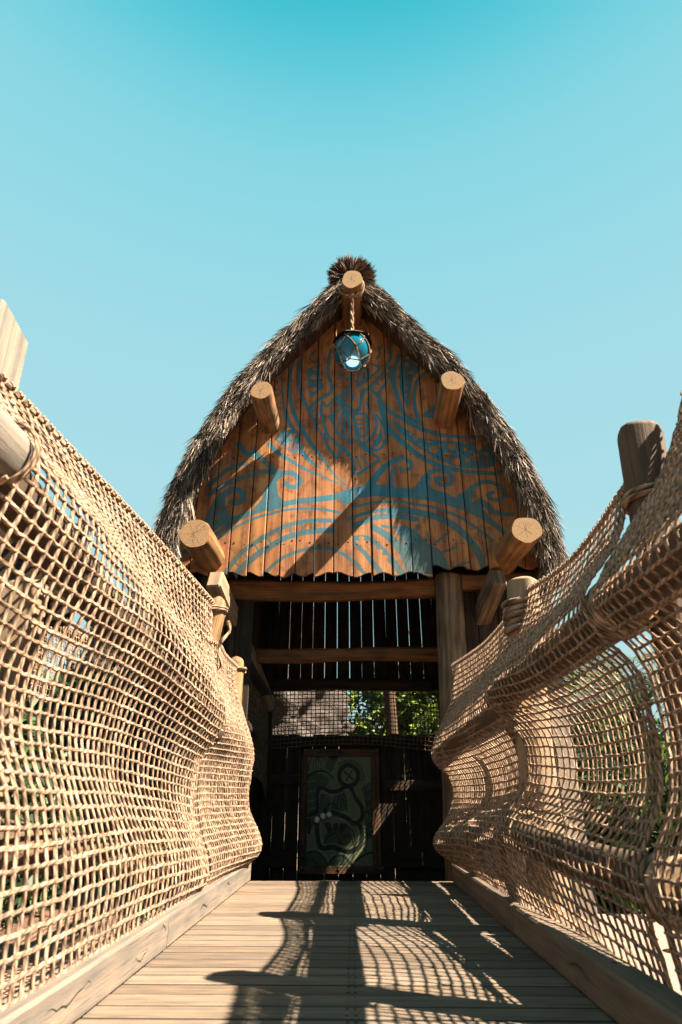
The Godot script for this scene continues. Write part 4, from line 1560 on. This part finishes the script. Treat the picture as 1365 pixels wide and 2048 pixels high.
	log_part(br, "rail_log", Vector3(-1.0, 0.62, -0.2), Vector3(-0.88, 0.21, -3.95), 0.065, 0.065, M.post, 10.0, 0.05, 0.01, M.end2, M.end2)
	log_part(br, "rail_log", Vector3(-0.90, 0.22, -3.75), Vector3(-0.80, 0.25, -5.2), 0.065, 0.065, M.post, 11.0, 0.05, 0.01, M.end2, M.end2)

func build_nets() -> void:
	var g := "rope nets along the footbridge"
	var o := thing("rope_net", "nearest rope net on the right side, cut by the right edge of the photo", "rope net", Vector3.ZERO, g)
	net(o, [V([0.35, 1.42, 2.05, 1.15, 1.6, 0.87, 1.26, 0.88, 1.12, 1.05, 0.95, 1.05, 0.65, 0.88, 0.40, 0.88, 0.28, 0.862, 0.0]), V([1.15, 1.36, 2.0, 1.12, 1.6, 0.845, 1.24, 0.855, 1.10, 1.06, 0.93, 1.06, 0.64, 0.86, 0.40, 0.86, 0.28, 0.862, 0.0]), [Vector3(1.24, 1.92, -1.88), Vector3(1.105, 1.62, -1.91)] + V([1.96, 0.825, 1.22, 0.835, 1.09, 0.93, 0.93, 0.93, 0.62, 0.83, 0.40, 0.83, 0.27, 0.862, 0.0])], 0.047, 0.0445, 0.0051, 3, M.rope)
	o = thing("rope_net", "middle rope net on the right side between the two tall log posts", "rope net", Vector3.ZERO, g)
	net(o, [V([2.03, 1.03, 1.62, 0.96, 1.42, 0.80, 1.21, 0.815, 1.08, 0.93, 0.93, 0.93, 0.6, 0.815, 0.40, 0.82, 0.27, 0.862, 0.0]), V([2.7, 1.03, 1.575, 0.945, 1.37, 0.76, 1.15, 0.775, 1.03, 0.955, 0.86, 0.955, 0.6, 0.77, 0.44, 0.77, 0.31, 0.838, 0.06]), V([3.30, 0.955, 1.60, 0.88, 1.36, 0.712, 1.10, 0.725, 1.0, 0.86, 0.84, 0.855, 0.62, 0.715, 0.47, 0.71, 0.36, 0.765, 0.125])], 0.046, 0.0435, 0.0049, 4, M.rope)
	o = thing("rope_net", "far rope net on the right side, ending beside the hut doorway", "rope net", Vector3.ZERO, g)
	net(o, [V([3.36, 0.925, 1.53, 0.885, 1.34, 0.745, 1.08, 0.855, 0.83, 0.85, 0.63, 0.725, 0.43, 0.77, 0.125]), V([4.25, 0.92, 1.53, 0.87, 1.32, 0.685, 0.99, 0.87, 0.75, 0.87, 0.55, 0.665, 0.35, 0.765, 0.125]), V([5.16, 0.835, 1.555, 0.80, 1.28, 0.62, 0.88, 0.75, 0.70, 0.75, 0.5, 0.595, 0.26, 0.74, 0.125])], 0.040, 0.039, 0.0050, 5, M.rope)
	o = thing("rope_net", "long rope net on the left side, bulging from the nearest post to the pointed one", "rope net", Vector3.ZERO, g)
	net(o, [[Vector3(-1.2, 1.83, -0.75), Vector3(-1.09, 1.66, -0.26), Vector3(-1.13, 1.49, -0.6), Vector3(-0.99, 1.12, -0.55), Vector3(-0.99, 0.8, -0.55), Vector3(-0.88, 0.58, -0.55), Vector3(-0.83, 0.125, -0.55)], [Vector3(-1.18, 1.848, -1.674), Vector3(-1.07, 1.66, -1.62), Vector3(-0.935, 1.46, -1.6), Vector3(-0.965, 1.12, -1.55), Vector3(-0.975, 0.8, -1.55), Vector3(-0.865, 0.52, -1.55), Vector3(-0.825, 0.125, -1.55)], [Vector3(-1.09, 1.845, -2.84), Vector3(-0.98, 1.55, -2.75), Vector3(-0.85, 1.235, -2.7), Vector3(-0.945, 0.93, -2.7), Vector3(-0.96, 0.66, -2.7), Vector3(-0.825, 0.36, -2.7), Vector3(-0.82, 0.125, -2.7)], V([3.74, -0.90, 1.695, -0.86, 1.36, -0.76, 1.0, -0.885, 0.75, -0.89, 0.5, -0.78, 0.215, -0.82, 0.125])], 0.054, 0.050, 0.0067, 6, M.rope)
	o = thing("rope_net", "short rope net on the left side between the pointed post and the hut", "rope net", Vector3.ZERO, g)
	net(o, [V([3.62, -0.88, 1.42, -0.875, 1.25, -0.84, 1.0, -0.95, 0.75, -0.95, 0.5, -0.845, 0.23, -0.835, 0.125]), V([3.9, -0.86, 1.45, -0.85, 1.25, -0.785, 0.98, -0.90, 0.75, -0.895, 0.5, -0.80, 0.23, -0.82, 0.125]), V([4.45, -0.93, 1.50, -0.90, 1.25, -0.80, 0.96, -0.88, 0.75, -0.87, 0.5, -0.755, 0.25, -0.81, 0.125]), V([5.12, -0.955, 1.54, -0.92, 1.28, -0.79, 0.92, -0.80, 0.72, -0.80, 0.5, -0.685, 0.25, -0.775, 0.125])], 0.040, 0.038, 0.0052, 7, M.rope)
	# nets inside the hut
	var g2 := "nets across the hut openings"
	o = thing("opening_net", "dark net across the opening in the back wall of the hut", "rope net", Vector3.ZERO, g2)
	net(o, [[Vector3(-1.0, 1.68, -7.22), Vector3(-1.0, 1.4, -7.2), Vector3(-1.0, 1.05, -7.17)], [Vector3(0.0, 1.68, -7.23), Vector3(0.0, 1.4, -7.17), Vector3(0.0, 1.10, -7.12)], [Vector3(0.98, 1.68, -7.22), Vector3(1.0, 1.4, -7.2), Vector3(0.98, 1.02, -7.17)]], 0.044, 0.042, 0.0052, 8, M.rope_dark, false)
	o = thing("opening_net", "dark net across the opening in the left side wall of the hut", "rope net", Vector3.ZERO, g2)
	net(o, [[Vector3(-0.98, 1.64, -5.6), Vector3(-0.97, 1.35, -5.6), Vector3(-0.93, 0.75, -5.6)], [Vector3(-0.98, 1.62, -6.4), Vector3(-0.93, 1.35, -6.4), Vector3(-0.90, 0.72, -6.4)], [Vector3(-0.98, 1.62, -7.15), Vector3(-0.95, 1.35, -7.15), Vector3(-0.93, 0.55, -7.1)]], 0.05, 0.05, 0.0045, 9, M.rope_dark, false)
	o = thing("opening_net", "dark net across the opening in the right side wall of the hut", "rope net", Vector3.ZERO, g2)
	net(o, [[Vector3(1.0, 1.64, -5.6), Vector3(0.99, 1.35, -5.6), Vector3(0.93, 0.95, -5.6)], [Vector3(1.0, 1.62, -6.4), Vector3(0.95, 1.35, -6.4), Vector3(0.90, 0.92, -6.4)], [Vector3(1.0, 1.62, -7.15), Vector3(0.96, 1.35, -7.15), Vector3(0.93, 0.9, -7.1)]], 0.05, 0.05, 0.0045, 10, M.rope_dark, false)
	# lashings
	var lg := "rope lashings on the posts and rails"
	var ls := [["coil of thick rope wound round the second post on the right", Vector3(0.955, 1.475, -3.325), Vector3(0.02, 1, 0.04), 0.086, 4.8, 0.17, 0.018, 0.0], ["rope tying the right net to the tallest leaning post", Vector3(1.092, 1.55, -1.995), Vector3(0.1, 1, 0), 0.086, 2.0, 0.05, 0.011, 1.0], ["rope collar near the top of the pointed post on the left", Vector3(-0.875, 1.665, -3.805), Vector3(0.05, 1, 0), 0.058, 2.4, 0.045, 0.010, 0.5], ["rope collar on the short post by the hut at the left net end", Vector3(-0.966, 1.535, -5.12), Vector3(0, 1, 0), 0.066, 1.6, 0.03, 0.013, 0.2], ["rope winding on the right upper rail at the tallest post", Vector3(0.905, 1.155, -2.03), Vector3(-0.05, -0.05, -1), 0.088, 4.0, 0.09, 0.011, 0.0], ["rope winding on the right lower rail at the tallest post", Vector3(0.915, 0.33, -2.02), Vector3(-0.05, 0.03, -1), 0.078, 5.0, 0.12, 0.012, 0.0], ["rope winding on the right upper rail at the second post", Vector3(0.83, 1.07, -3.33), Vector3(-0.1, -0.05, -1), 0.09, 3.0, 0.07, 0.010, 0.0], ["rope winding on the right lower rail at the second post", Vector3(0.825, 0.42, -3.32), Vector3(-0.1, 0.05, -1), 0.08, 3.0, 0.07, 0.010, 0.0], ["rope winding round the end of the thick pale log at the left edge", Vector3(-0.956, 1.43, -1.425), Vector3(0.05, -0.03, -1), 0.092, 2.0, 0.03, 0.006, 0.0]]
	for l in ls:
		var t := thing("rope_lashing", l[0], "rope", Vector3.ZERO, lg)
		wrap_rope(t, "winding", l[1], l[2], l[3], l[4], l[5], l[6], M.rope, l[7])
	var tie := thing("tie_rope", "slack knotted rope hanging from the pointed left post down to the short net", "rope")
	var tb := MB.new()
	var pts := PackedVector3Array()
	var rad := PackedFloat32Array()
	for k in 15:
		var t := k / 14.0
		pts.append(Vector3(-0.80, 1.60, -3.84).lerp(Vector3(-0.855, 1.28, -3.86), t) + Vector3(0.02 * sin(t * 9.0), 0, 0.014 * cos(t * 17.0)))
		rad.append(0.010 + 0.004 * maxf(0.0, sin(t * 22.0)))
	tb.tube(pts, rad, 7, true, 12.0)
	part(tie, "cord", tb, M.rope)

func build_lantern() -> void:
	var c := Vector3(0.024, 4.50, -4.70)
	var R := 0.176
	var o := thing("glass_float_lantern", "blue glass float in a knotted rope net hanging from the ridge log", "lantern", c)
	var g := MB.new()
	g.ball(Vector3.ZERO, Vector3.ONE * R, 32, 48)
	part(o, "glass_ball", g, M.glass)
	# pale lamp glass set into the underside
	var lens := MB.new()
	var rings := 6
	var dirv := Vector3(0.0, -0.95, 0.30).normalized()
	var sx := dirv.cross(Vector3.UP).normalized()
	var sy := dirv.cross(sx)
	for i in rings + 1:
		for k in 25:
			var th := 0.36 * i / rings
			var a := TAU * k / 24.0
			var d := dirv * cos(th) + (sx * cos(a) + sy * sin(a)) * sin(th)
			lens.v.append(d * (R + 0.0016))
			lens.n.append(d)
			lens.uv.append(Vector2.ZERO)
	for i in rings:
		for k in 24:
			var q := i * 25 + k
			lens.ix.append_array([q, q + 25, q + 1, q + 1, q + 25, q + 26])
	var lm := plainm(lin(0.55, 0.75, 0.80), 0.2)
	lm.emission_enabled = true
	lm.emission = Color(0.72, 0.92, 0.98)
	lm.emission_energy_multiplier = 0.22
	part(o, "lamp_glass", lens, lm)
	var lamp := OmniLight3D.new()
	lamp.name = "lamp_light"
	lamp.light_color = Color(0.75, 0.93, 1.0)
	lamp.light_energy = 0.01
	lamp.light_size = 0.05
	lamp.omni_range = 3.0
	lamp.omni_attenuation = 2.0
	lamp.shadow_enabled = true
	o.add_child(lamp)
	lamp.position = dirv * (R + 0.07)
	# net round the ball: three rings of knots, cords between
	var kn := []
	for ring in [[0.55, 6, 0.0], [1.25, 6, 0.5], [1.95, 6, 0.0], [2.6, 6, 0.5]]:
		var row := []
		for k in 6:
			var a: float = TAU * (k + ring[2]) / 6.0 + 0.32
			row.append(Vector3(sin(ring[0]) * cos(a), cos(ring[0]), sin(ring[0]) * sin(a)))
		kn.append(row)
	var links := []
	for k in 6:
		links.append([Vector3.UP, kn[0][k]])
		links.append([kn[3][k], kn[3][(k + 1) % 6]])
		for r in 3:
			var b := k if r % 2 == 0 else (k + 1) % 6
			var b2 := (k + 5) % 6 if r % 2 == 0 else k
			links.append([kn[r][k], kn[r + 1][b]])
			links.append([kn[r][k], kn[r + 1][b2]])
	for l in links:
		var mb := MB.new()
		var p := PackedVector3Array()
		var rad := PackedFloat32Array()
		for k in 9:
			var d: Vector3 = (l[0] as Vector3).lerp(l[1], k / 8.0).normalized()
			p.append(d * (R + 0.007))
			rad.append(0.0075)
		mb.tube(p, rad, 7, false, 20.0)
		mb.ball(p[8], Vector3.ONE * 0.0125, 5, 8)
		part(o, "net_cord", mb, M.rope_dark)
	# dark leaf-like cover over the crown of the ball
	for k in 5:
		var a := TAU * k / 5.0 + 0.2
		var mb := MB.new()
		var ax := Vector3(cos(a), 0, sin(a))
		var sd := Vector3(-sin(a), 0, cos(a))
		var P := func(t: float, w: float, up: float) -> Vector3:
			var th := 0.1 + 1.0 * t
			return (ax * sin(th) + Vector3.UP * cos(th)) * (R + 0.016 + 0.012 * t * t + up) + sd * w * 0.085 * sin(PI * clampf(0.18 + 0.268 * t, 0, 1))
		for i in 6:
			for s in [-1.0, 1.0]:
				for up in [0.0, 0.003]:
					mb.quad(P.call(i / 6.0, 0.0, up + 0.006), P.call(i / 6.0, s, up), P.call((i + 1) / 6.0, s, up), P.call((i + 1) / 6.0, 0.0, up + 0.006), Vector2.ZERO, Vector2.RIGHT, Vector2.ONE, Vector2.DOWN)
		part(o, "leaf_cover", mb, plainm(lin(0.0144, 0.0202, 0.0158), 0.6))
	# hanging rope with its loop round the log
	var hr := MB.new()
	for s in 2:
		var p := PackedVector3Array()
		var rad := PackedFloat32Array()
		for k in 15:
			var t := k / 14.0
			p.append(Vector3(0, R, 0).lerp(Vector3(0, 0.735, 0.0), t) + Vector3(cos(t * 16.0 + PI * s), 0, sin(t * 16.0 + PI * s)) * 0.010)
			rad.append(0.0105)
		hr.tube(p, rad, 7, true, 20.0)
	part(o, "hanging_rope", hr, M.rope)
	var lp := MB.new()
	for s in 2:
		var p := PackedVector3Array()
		var rad := PackedFloat32Array()
		for k in 25:
			var a := TAU * k / 24.0
			p.append(Vector3(-0.005, 0.844, 0.0) + Vector3(cos(a) * 0.125, sin(a) * 0.125, 0.012 * sin(a * 2.0) - 0.02 * s + 0.02 * cos(a)))
			rad.append(0.0115)
		lp.tube(p, rad, 7, false, 20.0)
	lp.ball(Vector3(0.012, 0.73, 0.01), Vector3(0.024, 0.02, 0.02), 6, 10)
	part(o, "rope_loop", lp, M.rope)
	for s in [-1.0, 1.0]:
		var cb := MB.new()
		var p := PackedVector3Array()
		var rad := PackedFloat32Array()
		for k in 13:
			var t := k / 12.0
			p.append(Vector3(s * (0.09 + 0.075 * sin(t * 2.7)), 0.70 - 0.55 * t, -0.30 + 0.22 * t))
			rad.append(0.0055)
		cb.tube(p, rad, 6, true)
		part(o, "cable", cb, plainm(lin(0.1426, 0.0713, 0.0288), 0.5))

func build_panel() -> void:
	var o := thing("game_panel", "framed dark green painted panel with a looping track on the hut back wall", "game panel", Vector3(-0.14, -0.15, -7.29))
	var t := panel_texture()
	var pm := plainm(Color.WHITE, 0.6)
	pm.albedo_texture = t
	var b := MB.new()
	var lo := Vector3(-0.372, 0.06, 0.0)
	var hi := Vector3(0.346, 1.145, 0.025)
	b.quad(Vector3(lo.x, lo.y, hi.z), Vector3(lo.x, hi.y, hi.z), Vector3(hi.x, hi.y, hi.z), Vector3(hi.x, lo.y, hi.z), Vector2(0, 1), Vector2(0, 0), Vector2(1, 0), Vector2(1, 1))
	part(o, "painted_board", b, pm)
	var fr := [[Vector3(-0.43, 0.0, 0.0), Vector3(0.45, 0.075, 0.06)], [Vector3(-0.41, 1.13, 0.0), Vector3(0.425, 1.205, 0.06)], [Vector3(-0.43, 0.077, 0.0), Vector3(-0.36, 1.128, 0.058)], [Vector3(0.335, 0.077, 0.0), Vector3(0.425, 1.128, 0.058)]]
	for f in fr: box_part(o, "frame_rail", f[0], f[1], M.brown[0], 0.006)
	for p in [[-0.40, 0.25], [-0.395, 0.85], [0.38, 0.22], [0.385, 0.85], [-0.02, 0.035], [0.0, 1.17], [0.385, 0.04], [-0.39, 0.04]]:
		var k := MB.new()
		k.ball(Vector3(p[0], p[1], 0.061), Vector3(0.014, 0.014, 0.007), 5, 10)
		part(o, "bolt", k, M.metal)
	var i := 0
	for p in [Vector3(-0.391, 0.35, -7.235), Vector3(-0.328, 0.386, -7.235), Vector3(-0.262, 0.398, -7.235)]:
		var k := MB.new()
		k.ball(Vector3.ZERO, Vector3.ONE * 0.031, 12, 18)
		var bd := thing("track_bead", ["white ball on the panel track, lowest and leftmost of three", "white ball on the panel track, in the middle of three", "white ball on the panel track, highest and rightmost of three"][i], "ball", p, "white balls on the game panel")
		part(bd, "sphere", k, plainm(lin(0.5760, 0.5328, 0.5040), 0.4))
		i += 1

func rock(called: String, label: String, c: Vector3, r: Vector3, s: int, mat: Material, amp := 0.28) -> void:
	var o := thing(called, label, "rock", Vector3(c.x, -0.26, c.z))
	var f := FastNoiseLite.new()
	f.seed = s
	f.frequency = 0.55
	f.fractal_octaves = 5
	f.fractal_gain = 0.55
	var mb := MB.new()
	var A := 90
	var B := 60
	var pts := []
	for i in B + 1:
		for k in A + 1:
			var th := PI * 0.62 * i / B
			var ph := TAU * (k % A) / A
			var d := Vector3(sin(th) * cos(ph), cos(th), sin(th) * sin(ph))
			var p := d * r
			var n1 := f.get_noise_3d(p.x * 1.3 + s, p.y * 1.3, p.z * 1.3)
			var n2 := absf(f.get_noise_3d(p.x * 3.5, p.y * 3.5 + s, p.z * 3.5))
			p *= 1.0 + amp * n1 - amp * 0.55 * n2
			pts.append(p + Vector3(0, c.y + 0.26, 0))
	for i in B + 1:
		for k in A + 1:
			var a: Vector3 = pts[mini(i + 1, B) * (A + 1) + k] - pts[maxi(i - 1, 0) * (A + 1) + k]
			var b: Vector3 = pts[i * (A + 1) + (k + 1) % A] - pts[i * (A + 1) + (k + A - 1) % A]
			mb.v.append(pts[i * (A + 1) + k])
			var nn := b.cross(a).normalized()
			if nn.dot(pts[i * (A + 1) + k] - Vector3(0, c.y + 0.26, 0)) < 0.0: nn = -nn
			mb.n.append(nn)
			mb.uv.append(Vector2(k * 0.1, i * 0.1))
	for i in B:
		for k in A:
			var q := i * (A + 1) + k
			mb.ix.append_array([q, q + A + 1, q + 1, q + 1, q + A + 1, q + A + 2])
	part(o, "stone", mb, mat)

func bush(label: String, c: Vector3, r: Vector3, count: int, size: float, cols: Array, mesh: Mesh, kind := "bush") -> void:
	var o := thing(kind.replace(" ", "_"), label, kind, Vector3(c.x, -0.26, c.z))
	var st := MB.new()
	for k in 5:
		var a := TAU * k / 5.0
		st.tube(PackedVector3Array([Vector3(0.05 * cos(a), 0, 0.05 * sin(a)), Vector3(r.x * 0.25 * cos(a), (c.y + 0.26) * 0.6, r.z * 0.25 * sin(a)), Vector3(r.x * 0.5 * cos(a), c.y + 0.26 + r.y * 0.3, r.z * 0.5 * sin(a))]), PackedFloat32Array([0.03, 0.02, 0.008]), 6)
	part(o, "stems", st, M.dark[0])
	foliage(o, Vector3(0, c.y + 0.26, 0), r, count, mesh, size, cols)

func palm(label: String, at: Vector3, h: float, ln: float, n: int, s: int) -> void:
	var o := thing("palm_tree", label, "palm", at)
	var tr := MB.new()
	var p := PackedVector3Array()
	var r := PackedFloat32Array()
	for k in 13:
		p.append(Vector3(0.05 * sin(k * 0.5), h * k / 12.0, 0))
		r.append(0.10 + 0.012 * (k % 2) - 0.02 * k / 12.0)
	tr.tube(p, r, 12, true)
	part(o, "trunk", tr, M.dark[0])
	var fm := [frond_mesh(ln, 0.45, s), frond_mesh(ln, 0.75, s + 1), frond_mesh(ln * 0.9, 1.05, s + 2)]
	var cols := [M.frond[0], M.frond[1], M.frond[2]]
	for k in n:
		var f := hang(o, "frond", fm[k % 3], cols[rng.randi_range(0, 2)])
		f.transform = Transform3D(Basis(Vector3.UP, TAU * k * 0.381966 + rf(-0.2, 0.2)) * Basis(Vector3.RIGHT, rf(-0.35, 0.25)), Vector3(0.05 * sin(6.0), h, 0))

func build_surroundings() -> void:
	M.frond = []
	for c in [[0.0252, 0.0540, 0.0158], [0.0396, 0.0756, 0.0216], [0.0202, 0.0418, 0.0158]]:
		var m := plainm(lin(c[0], c[1], c[2]), 0.4)
		m.backlight_enabled = true
		m.backlight = Color(0.35, 0.35, 0.35)
		M.frond.append(m)
	var leaf := leaf_mesh(9, 3, 0.22)
	var thin := leaf_mesh(10, 5, 0.09)
	var green := [[0.0720, 0.1224, 0.0180], [0.0504, 0.0936, 0.0144], [0.1080, 0.1512, 0.0216], [0.0324, 0.0648, 0.0144]]
	var deep := [[0.0216, 0.0468, 0.0144], [0.0324, 0.0612, 0.0180], [0.0144, 0.0324, 0.0130]]
	# behind the hut
	var rm := ground_material(lin(0.012, 0.010, 0.010), lin(0.125, 0.102, 0.090), 0.08, 5.0)
	rock("boulder", "large pale grey rock seen through the back opening of the hut", Vector3(-2.85, 1.4, -11.5), Vector3(2.9, 3.0, 1.4), 12, rm, 0.3)
	bush("bright green shrub behind the hut, right of the grey rock", Vector3(1.45, 1.3, -12.6), Vector3(2.0, 2.1, 0.9), 3200, 0.20, green, leaf)
	bush("tall green tree crown rising behind the hut at the right", Vector3(4.2, 1.8, -13.8), Vector3(2.0, 2.4, 1.2), 2200, 0.24, green, leaf)
	var tr := thing("bare_tree", "thick brown forked trunk seen through the back opening of the hut", "tree", Vector3(0.60, -0.26, -9.9))
	var tb := MB.new()
	tb.tube(PackedVector3Array([Vector3(0, 0, 0), Vector3(0.02, 1.2, 0), Vector3(-0.02, 2.3, 0), Vector3(-0.12, 3.2, 0.05)]), PackedFloat32Array([0.12, 0.10, 0.09, 0.06]), 12, true, 1.0)
	tb.tube(PackedVector3Array([Vector3(0.0, 2.3, 0), Vector3(0.2, 2.75, 0), Vector3(0.3, 3.3, 0)]), PackedFloat32Array([0.07, 0.055, 0.04]), 10, true, 1.0)
	part(tr, "trunk", tb, M.brown[1])
	# right of the bridge
	palm("tall feathery palm behind the middle right net", Vector3(3.1, -0.26, -7.0), 1.66, 1.35, 22, 21)
	palm("lower feathery palm close behind the far right net", Vector3(2.15, -0.26, -6.9), 1.11, 1.15, 18, 31)
	palm("broad palm at the right edge beyond the leaning post", Vector3(4.3, -0.26, -5.6), 1.26, 1.4, 20, 41)
	bush("dark leafy bush low behind the middle right net", Vector3(2.6, 0.05, -6.2), Vector3(0.9, 0.75, 0.8), 1500, 0.16, deep + green.slice(0, 1), leaf)
	bush("dark leafy bush at the right, farther from the bridge", Vector3(4.2, 0.2, -6.6), Vector3(1.3, 1.0, 1.0), 1800, 0.18, deep + green.slice(0, 1), leaf)
	bush("yellow green shrub between the palms on the right", Vector3(3.4, 0.35, -8.3), Vector3(1.5, 1.1, 0.8), 1700, 0.18, green, leaf)
	bush("fine bladed green clump on the ground behind the right net", Vector3(2.5, 0.0, -6.2), Vector3(0.9, 0.4, 0.45), 1100, 0.22, green, thin)
	# pale boards standing outside the right net
	var sc := thing("board_screen", "pale upright boards standing just outside the middle right net", "fence", Vector3(1.05, -0.26, -4.25))
	for k in 3: box_part(sc, "board", Vector3(k * 0.125, 0.0, -0.02), Vector3(k * 0.125 + 0.12, 1.37 + rf(-0.01, 0.01), 0.02), M.palepost, 0.006)
	box_part(sc, "batten", Vector3(0.0, 1.1, -0.06), Vector3(0.37, 1.2, -0.022), M.post, 0.006)
	# left of the bridge: a second netted walkway with trees beyond
	var lb := thing("board_post", "wide tan timber standing outside the left net near the frame edge", "post", Vector3(-1.62, -0.26, -2.3))
	box_part(lb, "timber", Vector3(0.0, 0.0, -0.05), Vector3(0.40, 1.61, 0.05), M.tan, 0.012)
	box_part(lb, "cross_timber", Vector3(-0.9, 1.46, -0.12), Vector3(0.48, 1.90, -0.052), M.dark[0], 0.012)
	var wk := thing("raised_walkway", "distant raised log walkway seen through the left net", "walkway", Vector3(-5.4, -0.26, -11))
	for k in 6: log_part(wk, "post", Vector3(rf(-0.05, 0.05), 0.0, 5.0 - k * 2.2), Vector3(rf(-0.05, 0.05), 3.86, 5.0 - k * 2.2), 0.10, 0.09, M.post, k * 1.3, 0.05, 0.02, null, null, 0.06)
	log_part(wk, "rail_log", Vector3(0.05, 3.61, 5.6), Vector3(0.05, 3.66, -6.6), 0.10, 0.10, M.log2, 3.0, 0.05, 0.04)
	log_part(wk, "rail_log", Vector3(0.05, 1.96, 5.6), Vector3(0.05, 1.96, -6.6), 0.09, 0.09, M.log2, 4.0, 0.05, 0.04)
	var wn := thing("walkway_net", "pale rope net hung along the distant raised walkway", "rope net")
	net(wn, [[Vector3(-5.25, 3.45, -5.6), Vector3(-5.1, 2.4, -5.6), Vector3(-5.2, 0.4, -5.6)], [Vector3(-5.25, 3.42, -11.0), Vector3(-5.15, 2.4, -11.0), Vector3(-5.2, 0.4, -11.0)], [Vector3(-5.25, 3.45, -17.0), Vector3(-5.1, 2.4, -17.0), Vector3(-5.2, 0.4, -17.0)]], 0.11, 0.10, 0.011, 21, M.rope, false)
	bush("green trees behind the distant walkway on the left", Vector3(-8.0, 1.3, -13.0), Vector3(1.6, 2.2, 4.5), 2600, 0.26, green + deep, leaf)
	bush("dense dark shrub close behind the left net, nearest the bridge start", Vector3(-3.0, 0.25, -4.6), Vector3(0.8, 1.15, 2.0), 3000, 0.17, deep, leaf)
	bush("dense shrub behind the left net next to the hut", Vector3(-3.2, 0.6, -8.3), Vector3(0.9, 1.5, 1.7), 2600, 0.17, deep, leaf)
	bush("dark green bush under the distant walkway on the left", Vector3(-6.6, 0.1, -8.5), Vector3(1.1, 1.0, 2.6), 1600, 0.22, deep, leaf)
	rock("boulder", "reddish brown rock low beyond the left net", Vector3(-4.2, -0.6, -6.8), Vector3(0.9, 1.2, 1.4), 33, ground_material(lin(0.0950, 0.0425, 0.0259), lin(0.1714, 0.0900, 0.0569), 0.03, 3.0), 0.25)
